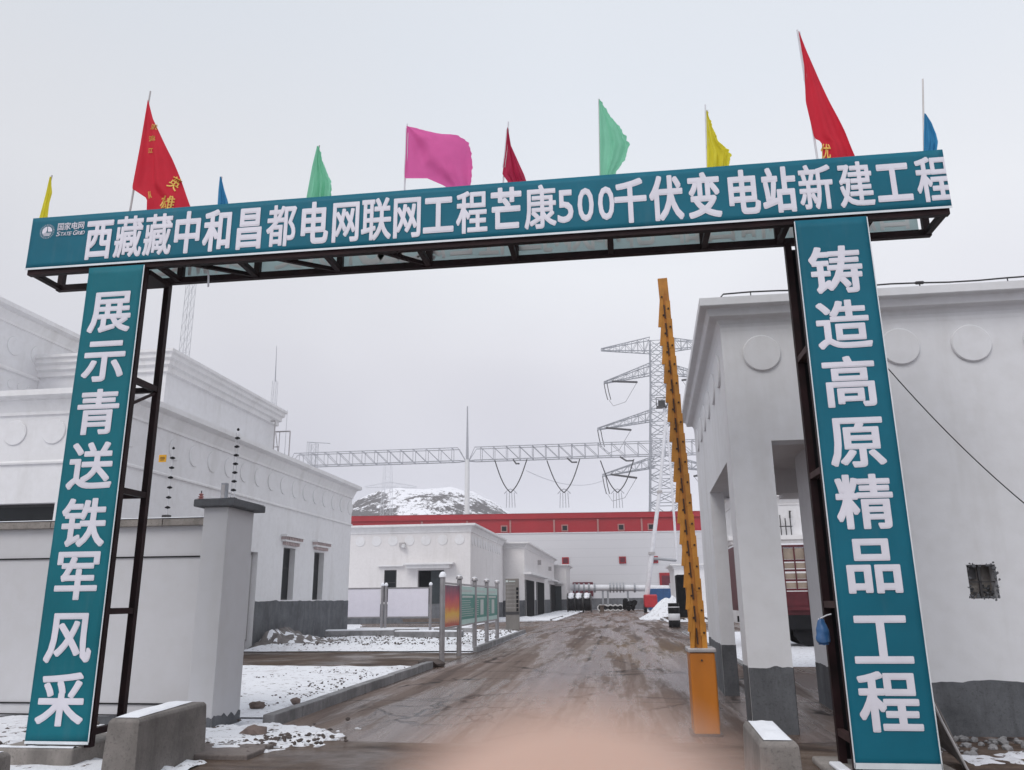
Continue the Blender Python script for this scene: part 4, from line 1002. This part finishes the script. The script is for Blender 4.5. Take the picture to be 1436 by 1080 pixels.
# white bus duct in front of the hall
YD = 113
d = thing('duct', (0, YD, 0), 'long white horizontal pipe duct on posts in front of the hall', 'pipe')
p0, p1 = at(800, 824, YD), at(1010, 826, YD)
MB().tube([p0, p1], .42, 14).build('pipe', 'pole_white', d, smooth=True)
for px in (806, 812, 819, 826, 834, 890, 940): q = at(px, 824.5, YD); MB().lathe((q.x, YD, q.z), [(.42, -.12), (.62, -.12), (.62, .12), (.42, .12)], 14, 'x').build('flange', 'galvanised', d)
q = at(865, 824, YD)
for k in range(5): MB().lathe((q.x-.9+.45*k, YD, q.z), [(.42, -.1), (.66, -.1), (.66, .1), (.42, .1)], 12, 'x').build('bellows', 'galvanised', d)
for px in (845, 852, 880, 905, 935): q = at(px, 824, YD); MB().box(q.x-.13, q.x+.13, YD-.13, YD+.13, 0, q.z-.4).build('support', 'galvanised', d)
for px in (802, 845, 880, 945):                                            # drops behind
    pass
# cable drums
YDm = 98
lbs = ['black cable drum with snow on top nearest the white buildings', 'black cable drum with snow on top in the middle of the row of drums', 'black cable drum with snow on top nearest the road end']
for k, px in enumerate((801.5, 812.0, 823.5)):
    q = at(px, 845, YDm); x = q.x
    r = thing('cable_drum', (x, YDm, 0), lbs[k], 'cable drum', 'cable drums by the road end')
    for s in (-.45, .45): MB().lathe((x+s, YDm, 1.12), [(.15, -.05), (1.1, -.05), (1.1, .05), (.15, .05)], 24, 'x').build('flange', 'dark_metal', r)
    MB().lathe((x, YDm, 1.12), [(.9, -.36), (.93, -.2), (.9, 0), (.93, .2), (.9, .36)], 20, 'x').build('cable_coil', 'black', r)
    mb = MB()
    for i in range(9):
        t_ = R(35+110*i/8); mb.rock((x, YDm+1.0*math.cos(t_), 1.12+1.0*math.sin(t_)), (.42, .25, .17), i, 1)
    mb.build('snow_cap', 'clean_snow', r)
for k, px in enumerate((842, 849, 856, 863, 870)):
    q = gnd(px, 855, 0); x = at(px, 850, 108).x
    r = MB().lathe((x, 108, .42), [(.30, -.6), (.42, -.6), (.42, .6), (.30, .6), (.26, .55), (.26, -.55)], 14, 'y').build('pipe_section', 'insulator_white', smooth=False)
    tag(r, 'short white pipe piece lying in the row at the road end', 'pipe piece', 'pipe pieces at the road end')
    MB().lathe((x, 107.38, .42), [(.01, 0), (.27, 0), (.27, .02)], 14, 'y').build('bore_shade', 'black', r)  # black disc over the end paints the shade inside the pipe
q = at(844, 850, 97); o = MB().rock((q.x, 97, .5), (.35, .35, .5), 3, 2).build('barrel', 'planks'); 
bpy.data.objects.remove(o)
r = thing('wooden_spool', (q.x, 97, 0), 'small brown wooden spool standing at the road end beside the drums', 'spool')
for z in (.0, .75): MB().lathe((q.x, 97, z), [(.05, 0), (.38, 0), (.38, .07), (.05, .07)], 16).build('flange', 'planks', r)
MB().lathe((q.x, 97, .07), [(.24, 0), (.24, .68)], 14).build('core', 'planks', r)
q = at(885, 853, 104); mb = MB()
for i in range(10): mb.rock((q.x+random.gauss(0, .45), 104+random.gauss(0, .4), .35+random.random()*.9), (.35, .3, .4), i, 1)
o = mb.build('scrap_heap', 'black_matt'); tag(o, 'dark heap of scrap at the road end before the hall', 'heap')
# boom lift
BL = 95
q = at(912, 843, BL)
r = thing('boom_lift', (q.x, BL, 0), 'white telescopic boom lift with red chassis rising beside the orange barrier', 'boom lift')
ch = MB().box(q.x-.72, q.x+.72, BL-1.6, BL+1.6, .55, 1.95).build('chassis', 'red_paint', r, bevel=.12)
for sx_ in (-.6, .6):
    for sy_ in (-1.1, 1.1): MB().lathe((q.x+sx_, BL+sy_, .45), [(.2, -.16), (.45, -.14), (.45, .14), (.2, .16)], 14, 'x').build('wheel', 'black', r)
sgs = [((907, 836), (914, 776), .30), ((914, 776), (925, 690), .24), ((925, 690), (933, 600), .19), ((933, 600), (931, 572), .14)]
for a, b, rr in sgs: MB().tube([at(*a, BL), at(*b, BL)], rr, 10).build('boom_section', 'pole_white', r, smooth=True)
for a, b in (((914, 776), .38), ((925, 690), .30)): q2 = at(*a, BL); MB().box(q2.x-b, q2.x+b, BL-b, BL+b, q2.z-.15, q2.z+.15).build('collar', 'pole_grey', r)
MB().tube([at(914, 783, BL), at(949, 786, BL)], .16, 8).build('tie_arm', 'galvanised', r)
MB().tube([at(949, 788, BL), at(946, 735, BL), at(940, 650, BL), at(935, 596, BL)], .14, 8).build('jib', 'pole_white', r, smooth=True)
q2 = at(929, 566, BL); MB().box(q2.x-.75, q2.x+.5, BL-.6, BL+.6, q2.z-.5, q2.z-.38).tube([(q2.x-.75, BL-.6, q2.z-.4), (q2.x-.75, BL-.6, q2.z+.6), (q2.x+.5, BL-.6, q2.z+.6), (q2.x+.5, BL-.6, q2.z-.4)], .06, 6).box(q2.x-.5, q2.x+.3, BL-.3, BL+.3, q2.z-.38, q2.z+.35).build('platform', 'dark_metal', r)
# blue container, dark crate, snow heap, drum
q = at(925, 838, 104)
r = thing('shipping_container', (q.x+.4, 104, 0), 'blue metal container half hidden by the snow heap', 'container')
MB().box(q.x-1.3, q.x+2.4, 104, 110, .1, 2.7).build('body', 'blue_paint', r)
mb = MB()
for i in range(8): x = q.x-1.15+i*.45; mb.box(x, x+.16, 103.93, 104, .2, 2.6)
mb.build('ribs', 'blue_paint', r); MB().box(q.x-1.3, q.x+2.4, 104, 110, 2.7, 2.76).build('snow_cap', 'clean_snow', r)
q = gnd(930, 868); hx, hy = 3.9, 66.0
def heap(u, v):
    x = hx-2.6+5.2*u; y = hy-3.5+7*v; rr = math.hypot((u-.5)*2, (v-.5)*2)
    return (x, y, max(0.0, 1.75*(1-rr)**1.0 if rr < 1 else 0)*(1+.35*noise.noise(Vector((x*1.3, y*1.3, 0))))+.06*noise.noise(Vector((x*3, y*3, 1))))
o = MB().grid(heap, 50, 50).build('snow_heap', 'snow', smooth=True); tag(o, 'pointed heap of snowy gravel on the verge before the blue container', 'heap')
q = at(945.5, 866, 47)
r = thing('painted_drum', (q.x, 47, 0), 'black and white banded drum marking the road edge', 'drum')
for z0, z1, m_ in ((0, .38, 'black'), (.38, .74, 'pole_white'), (.74, 1.06, 'black'), (1.06, 1.11, 'pole_white'), (1.11, 1.30, 'black')):
    rr = .31 if z1 < 1.2 else .295
    MB().lathe((q.x, 47, z0), [(rr, 0), (rr+.010, .015), (rr+.010, z1-z0-.015), (rr, z1-z0)], 20).build('band', m_, r, smooth=True)
q0, q1 = at(948, 806, 60), at(966, 806, 60)
r = thing('dark_cabinet', ((q0.x+q1.x)/2, 60, 0), 'tall black wrapped crate standing beside the banded drum', 'crate')
MB().box(q0.x, q1.x+.3, 60, 61.6, .25, q0.z).build('body', 'black_matt', r, bevel=.08); MB().box(q0.x-.1, q1.x+.4, 59.9, 61.7, 0, .25).build('pallet', 'planks', r)

# ================================================================== YARD BEHIND GATEHOUSE
r = thing('cargo_truck', (7, 29, 0), 'red cargo truck with slatted side boards parked behind the gatehouse', 'truck')
TX0, TX1, TY = 3.9, 11.2, 28.4
MB().box(TX0, TX1, TY, TY+2.3, 1.15, 1.30).box(TX0, TX1, TY+.1, TY+.2, .95, 1.15).build('bed', 'truck_red', r)
for z0, z1 in ((1.30, 1.75),): MB().box(TX0, TX1, TY-.03, TY+.03, z0, z1).build('side_board', 'truck_red', r)
mb = MB(); pl_ = MB()
x = TX0
while x < TX1+.01: mb.box(x-.035, x+.035, TY-.07, TY-.031, 1.3, 3.25); mb.box(x+.37, x+.41, TY-.06, TY-.031, 1.78, 3.2); x += .75
for z in (1.78, 2.08, 2.4, 2.72, 3.2): mb.box(TX0, TX1, TY-.03, TY, z, z+.07)
mb.build('side_rails', 'truck_red', r)
for z in (1.86, 2.16, 2.5): pl_.box(TX0, TX1, TY+.0, TY+.03, z, z+.18)
pl_.box(TX0, TX1, TY+.0, TY+.03, 2.80, 3.16)
pl_.build('slats', 'truck_wood', r)
MB().box(TX0-.04, TX0, TY, TY+2.3, 1.3, 3.25).build('tail_board', 'truck_red', r); MB().box(TX0, TX1, TY-.02, TY+2.3, 3.27, 3.32).build('snow_cap', 'clean_snow', r)
for x in (4.9, 6.1, 10.2):
    for y in (TY+.35, TY+1.95): MB().lathe((x, y, .5), [(.2, -.15), (.5, -.14), (.5, .14), (.2, .15)], 18, 'y').build('wheel', 'black', r)
MB().box(TX0+.1, TX1+2, TY+.6, TY+.8, .75, .95).box(TX0+.1, TX1+2, TY+1.5, TY+1.7, .75, .95).build('chassis_rail', 'black', r)
MB().box(TX0+.2, TX1-1.3, TY+.05, TY+.12, .55, 1.0).build('side_guard', 'black', r)
cb = MB().box(TX1+.15, TX1+1.9, TY, TY+2.3, .7, 2.9).build('cab', 'truck_red', r, bevel=.12); MB().box(TX1+.5, TX1+1.6, TY-.02, TY, 1.8, 2.6).build('window', 'glass_dark', cb); MB().box(TX1+1.9, TX1+1.93, TY+.2, TY+2.1, 1.8, 2.65).build('windscreen', 'glass_dark', cb)
MB().lathe((TX1+1.0, TY+.2, .5), [(.2, -.15), (.5, -.14), (.5, .14), (.2, .15)], 18, 'y').build('wheel', 'black', r)
pb_ = at(1105, 695, 52); z1 = pb_.z
w = thing('yard_building', (16, 56, 0), 'white two storey building with round reliefs seen through the gatehouse porch', 'building')
foot = [(7.2, 52), (32, 52), (32, 64), (7.2, 64)]
MB().box(7.2, 32, 52, 64, 0, z1-.2).build('wall', 'plaster', w); MB().ring(foot, CORN(z1+.1, .4, .7)).build('cornice', 'trim', w)
zb = at(1105, 757, 52).z
MB().ring(foot, [(-.1, zb-.25), (.35, zb-.25), (.4, zb-.1), (.5, zb), (.5, zb+.25), (-.1, zb+.25)]).build('string_course', 'trim', w)
medallions(w, [(8+1.25*i, 52, z1-1.55) for i in range(10)], .4, (0, -1, 0)); medallions(w, [(7.7+1.25*i, 52, zb-1.2) for i in range(10)], .4, (0, -1, 0))
mb = MB(); yy = 51.75
for i in range(3):
    x = at(1094+7*i, 740, 52).x; mb.tube([(x, yy, zb+.25), (x, yy, zb+1.5-.2*(i % 2))], .035, 5)
mb.tube([(at(1092, 740, 52).x, yy, zb+.8), (at(1110, 740, 52).x, yy, zb+.8)], .03, 5).tube([(at(1108, 740, 52).x, yy, zb+1.3), (at(1108.5, 740, 52).x, yy, zb+1.75), (at(1110, 740, 52).x, yy, zb+1.7)], .06, 5)
mb.build('ledge_rail', 'dark_metal', w)
w = thing('yard_shed', (9, 86, 0), 'pale flat roofed shed seen between barrier and hall', 'building')
q0 = at(945, 794, 84); z = at(950, 794, 84).z
MB().box(q0.x, q0.x+6, 84, 92, 0, z-.1).build('wall', 'plaster', w); MB().ring([(q0.x, 84), (q0.x+6, 84), (q0.x+6, 92), (q0.x, 92)], CORN(z+.2, .4, .5)).build('cornice', 'trim', w)

# ================================================================== LATTICE STEEL
def lattice(mb, c, w0, w1, z0, z1, n, r, rb, k=4):
    """square lattice shaft: legs and zigzag bracing"""
    cn = [(-1, -1), (1, -1), (1, 1), (-1, 1)]
    P = lambda i, t: Vector((c[0]+cn[i][0]*(w0+(w1-w0)*t)/2, c[1]+cn[i][1]*(w0+(w1-w0)*t)/2, z0+(z1-z0)*t))
    for i in range(4): mb.tube([P(i, 0), P(i, 1)], r, k)
    for s in range(n):
        a, b = s/n, (s+1)/n
        for i in range(4):
            j = (i+1) % 4
            mb.tube([P(i, a), P(j, b)], rb, 3, False); mb.tube([P(j, a), P(i, b)], rb, 3, False)
            mb.tube([P(i, b), P(j, b)], rb, 3, False)
def truss(mb, A, B, w, h0, h1, n, r, rb):
    """tapering four-chord arm from A (root) to B (tip)"""
    A, B = Vector(A), Vector(B); d = (B-A).normalized(); s = d.cross(Vector((0, 0, 1))).normalized()
    def Q(t, i):
        hh = h0+(h1-h0)*t; ww = w*(1-t*.85); c = A.lerp(B, t)
        return c+s*ww/2*(1 if i % 2 else -1)+Vector((0, 0, hh if i > 1 else 0))
    for i in range(4): mb.tube([Q(0, i), Q(1, i)], r, 4)
    for k in range(n):
        a, b = k/n, (k+1)/n
        for i, j in ((0, 2), (1, 3), (0, 1), (2, 3)):
            mb.tube([Q(a, i), Q(b, j)] if k % 2 else [Q(a, j), Q(b, i)], rb, 3, False); mb.tube([Q(b, i), Q(b, j)], rb, 3, False)
py_ = 230
pc = at(927, 600, py_); zt = at(915, 480, py_).z
r = thing('transmission_tower', (pc.x, py_, 0), 'tall grey lattice transmission tower with four pairs of arms behind the hall', 'pylon')
mb = MB(); zb_ = 12
lattice(mb, (pc.x, py_), 13, 8.6, 0, 27, 4, .24, .14); lattice(mb, (pc.x, py_), 8.6, 4.6, 27, 62, 9, .22, .125); lattice(mb, (pc.x, py_), 4.6, 3.6, 62, zt, 4, .19, .11)
mb.build('shaft', 'galvanised', r)
for (tx, ty) in ((843, 492), (847, 538), (838, 603), (845, 668)):
    tip = at(tx, ty, py_); L = pc.x-tip.x
    for s in (1, -1):
        top = ty < 500
        if top: A = (pc.x-s*1.8, py_, tip.z-1.2); h0, h1 = 4.2, .6
        else: A = (pc.x-s*2.3, py_, tip.z+2.2); h0, h1 = 3.0, .5
        B_ = (pc.x-s*L, py_, tip.z)
        mb = MB(); truss(mb, A, B_, 3.4, h0, h1, 8, .14, .085); ca = mb.build('crossarm', 'galvanised', r)
        if not top:
            b = Vector(B_); pts = [b+Vector((s*4*0-s*0, 0, 0))]
            MB().tube([b+Vector((s*2.5, -1, .3)), b+Vector((s*9.5, -6, -1.6))], .32, 6).build('insulator_string', 'dark_metal', r)
            for dx in (0, .9): MB().tube([b+Vector((s*dx, 0, 0)), b+Vector((s*(dx+.4), -.5, -2.8)), b+Vector((s*(dx+.9), -1, -5.2))], .13, 5).build('insulator_string', 'dark_metal', r)
            MB().tube([b+Vector((s*1.2, -1, -5.2)), b+Vector((s*2.5, -2, -7.4)), b+Vector((s*6, -4, -6.8)), b+Vector((s*9.5, -6, -1.6))], .06, 4).build('jumper', 'dark_metal', r)
# gantry
gy = 160
gz0, gz1 = at(650, 647, gy).z, at(650, 629, gy).z
r = thing('busbar_gantry', (at(655, 700, gy).x, gy, 0), 'long horizontal lattice gantry with white column and lightning spike behind the hall', 'gantry')
xc_ = at(655, 700, gy).x
def gbeam(x0, x1):
    mb = MB(); n = max(4, int(abs(x1-x0)/2.6)); d = 1.1
    for y in (gy-d, gy+d):
        mb.tube([(x0, y*.0+gy, gz0), (x0+(x1-x0)/n*.55, y, gz0), (x1-(x1-x0)/n*.55, y, gz0), (x1, gy, gz0)], .12, 5)
        mb.tube([(x0, gy, gz0), (x0+(x1-x0)/n*.55, y, gz1), (x1-(x1-x0)/n*.55, y, gz1), (x1, gy, gz0)], .095, 5)
        for k in range(1, n):
            a, b = x0+(x1-x0)*k/n, x0+(x1-x0)*(k+1)/n
            mb.tube([(a, y, gz0), (a, y, gz1)], .06, 4)
            if k < n-1: mb.tube([(a, y, gz1), (b, y, gz0)], .06, 4)
    for k in range(1, n): a = x0+(x1-x0)*k/n; mb.tube([(a, gy-d, gz1), (a, gy+d, gz1)], .07, 3); mb.tube([(a, gy-d, gz0), (a, gy+d, gz0)], .07, 3)
    mb.build('beam', 'pale_steel', r)
gbeam(at(405, 650, gy).x, xc_-.3); gbeam(xc_+.3, at(1010, 640, gy).x)
MB().tube([(xc_, gy, 0), (xc_, gy, gz0+.3)], [.62, .48], 12).build('column', 'insulator_white', r, smooth=True)
MB().tube([(xc_, gy, gz0+.3), (xc_, gy, at(655, 570, gy).z)], [.3, .12], 8).build('lightning_spike', 'pale_steel', r, smooth=True)
MB().tube([(at(1010, 640, gy).x, gy, 0), (at(1010, 640, gy).x, gy, gz0)], .6, 10).build('column', 'insulator_white', r); xl = at(405, 650, gy).x; MB().tube([(xl, gy, 0), (xl, gy, gz0)], .6, 10).build('column', 'insulator_white', r)
for a, m_, b in ((694, 716, 739), (767, 791, 813), (842, 866, 889)):
    A, C_, B_ = at(a, 646, gy), at(m_, 691, gy), at(b, 644, gy)
    st_ = MB()
    for E_ in (A, B_):
        pts = []
        for k in range(17):
            t_ = k/16; p = E_.lerp(C_, t_); p.z -= 1.1*math.sin(math.pi*t_); pts.append(p)
        st_.tube(pts, .12, 6)
    sg = st_.build('insulator_string', 'dark_metal', r)
    mb = MB()
    for dx in (-.75, -.25, .25, .75): mb.tube([C_+Vector((dx, 0, 0)), C_+Vector((dx*1.2, 0, -3.0))], .06, 4)
    mb.tube([C_+Vector((-1.3, 0, -.2)), C_+Vector((-.6, 0, .5)), C_+Vector((0, 0, .75)), C_+Vector((.6, 0, .5)), C_+Vector((1.3, 0, -.2))], .08, 5)
    mb.build('corona_ring', 'pale_steel', sg)
for px, py in ((712, 645), (788, 643), (862, 641)):
    A = at(px+8, py, gy-1); B_ = A+Vector((2.2, -9, -2.3)); MB().tube([A, A.lerp(B_, .5)+Vector((0, 0, -.4)), B_], .17, 6).build('insulator_string', 'dark_metal', r)
# masts
def mast(px, py0, py1, D, w, label, n, col='galvanised', lat=True):
    top = at(px, py0, D); r = thing('lattice_mast', (top.x, D, 0), label, 'mast')
    mb = MB(); zt_ = top.z
    lattice(mb, (top.x, D), w, w*.75, 0, zt_, n, w*.022, w*.012); mb.build('shaft', col, r)
    return r, top
r, tp_ = mast(275, 330, 500, 110, 1.35, 'slim pale lattice mast rising behind the left gate pillar', 30, 'galvanised')
r, tp_ = mast(386, 535, 600, 150, 1.1, 'thin hazy lattice mast with long spike behind the stepped cornice', 20)
MB().tube([tp_, at(388, 485, 150)], [.12, .04], 6).build('spike', 'galvanised', r)
q = at(403, 575, 170); r = thing('lightning_mast', (q.x, 170, 0), 'faint thin spike mast between the roof frames and the gantry', 'mast')
MB().tube([(q.x, 170, 0), q], [.12, .04], 6).build('pole', 'galvanised', r); MB().lathe((q.x, 170, 0), [(.9, 0), (.9, .4), (.4, .5)], 8).build('base', 'concrete', r)
q = at(440, 622, 190); r = thing('hazy_gantry', (q.x, 190, 0), 'faint small lattice gantry showing above the left end of the long gantry', 'gantry')
mb = MB(); lattice(mb, (q.x, 190), 2.2, 1.8, 0, q.z, 14, .05, .03); mb.build('shaft', 'galvanised', r)
a, b = at(431, 620, 190), at(463, 622, 190); mb = MB(); mb.tube([a, b], .08, 5); mb.tube([a, (a.x, 190, a.z-4)], .05, 4); mb.build('crossarm', 'galvanised', r)
q = at(545, 625, 240); r = thing('distant_tower', (q.x, 240, 0), 'very faint small tower in front of the snowy hill', 'pylon')
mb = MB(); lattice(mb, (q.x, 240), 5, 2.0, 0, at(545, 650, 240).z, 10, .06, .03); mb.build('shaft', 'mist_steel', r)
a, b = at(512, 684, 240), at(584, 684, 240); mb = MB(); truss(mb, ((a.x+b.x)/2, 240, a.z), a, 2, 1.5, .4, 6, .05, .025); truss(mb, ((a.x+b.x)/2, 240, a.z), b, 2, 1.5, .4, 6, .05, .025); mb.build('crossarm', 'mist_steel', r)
# conductors
def wire(A, B, sag, label, rr=.05):
    A, B = Vector(A), Vector(B); pts = [A.lerp(B, k/20)+Vector((0, 0, -4*sag*(k/20)*(1-k/20))) for k in range(21)]
    tag(MB().tube(pts, rr, 4).build('conductor', 'galvanised'), label, 'power line', 'power line conductors')
for (p0, p1, lb) in (((738, 660), (846, 674), 'thin power line from left insulator of the gantry to the lowest tower arm'),):
    wire(at(*p0, 152), at(*p1, py_-6), 2.0, lb)

# ================================================================== HILL
def hillz(x, y):
    pk = at(598, 674, 400)
    dx = x-pk.x
    z = .955*pk.z*math.exp(-(abs(dx)/(76 if dx > 0 else 86))**2.3)*math.exp(-((y-400)/75)**2)
    return z*(1+.07*noise.noise(Vector((x*.028, y*.028, 4)))+.03*noise.noise(Vector((x*.12, y*.12, 3))))-1.0
struct(MB().grid(lambda u, v: (-400+800*u, 280+260*v, hillz(-400+800*u, 280+260*v)), 240, 80).build('hill', 'hill', smooth=True))

# ================================================================== FINGERTIP over the lens edge
def cs(px, py, d): return Vector((0, 0, EYE))+ray(px, py)*d
def digit(pts, rad):
    P = [Vector(p) for p in pts]; mb = MB(); Q = []; Rr = []
    for i in range(len(P)-1):
        for k in range(6): t_ = k/6; Q.append(P[i].lerp(P[i+1], t_)); Rr.append(rad[i]+(rad[i+1]-rad[i])*t_)
    d = (P[-1]-P[-2]).normalized(); r = rad[-1]
    for k in range(7): a_ = math.pi/2*k/6.2; Q.append(P[-1]+d*r*math.sin(a_)); Rr.append(r*math.cos(a_)+.0002)
    return mb.tube(Q, Rr, 18)
D = .036
f_ = digit([cs(1000, 3300, .056), cs(880, 2100, .047), cs(812, 1358, D)], [.0124, .0119, .0111])
hd = f_.build('finger', 'skin', smooth=True); tag(hd, 'out of focus fingertip held just in front of the lens at the lower edge', 'finger')
q = cs(815, 1260, D+.0122); n_ = _fw
MB().grid(lambda u, v: q+RT*(.0095*(u-.5))+UP*(.010*(v-.6))+n_*(.0012*(1-(2*u-1)**2)), 8, 6).build('nail', 'nail', hd, smooth=True, solid=.0004)
cam_d.dof.use_dof = True; cam_d.dof.focus_distance = 16; cam_d.dof.aperture_fstop = 7.0

# ================================================================== HAZE
hz = NT('haze'); hz.t.nodes.remove(hz.b)
pv = hz.t.nodes.new('ShaderNodeVolumePrincipled'); pv.inputs['Color'].default_value = (.93, .92, .96, 1); pv.inputs['Density'].default_value = .0004
hz.l(pv.outputs[0], hz.t.nodes['Material Output'].inputs['Volume']); M['haze'] = hz.m
hb_ = MB().box(-425, 425, -65, 565, -2.2, 84).build('haze', 'haze'); struct(hb_, 'stuff')
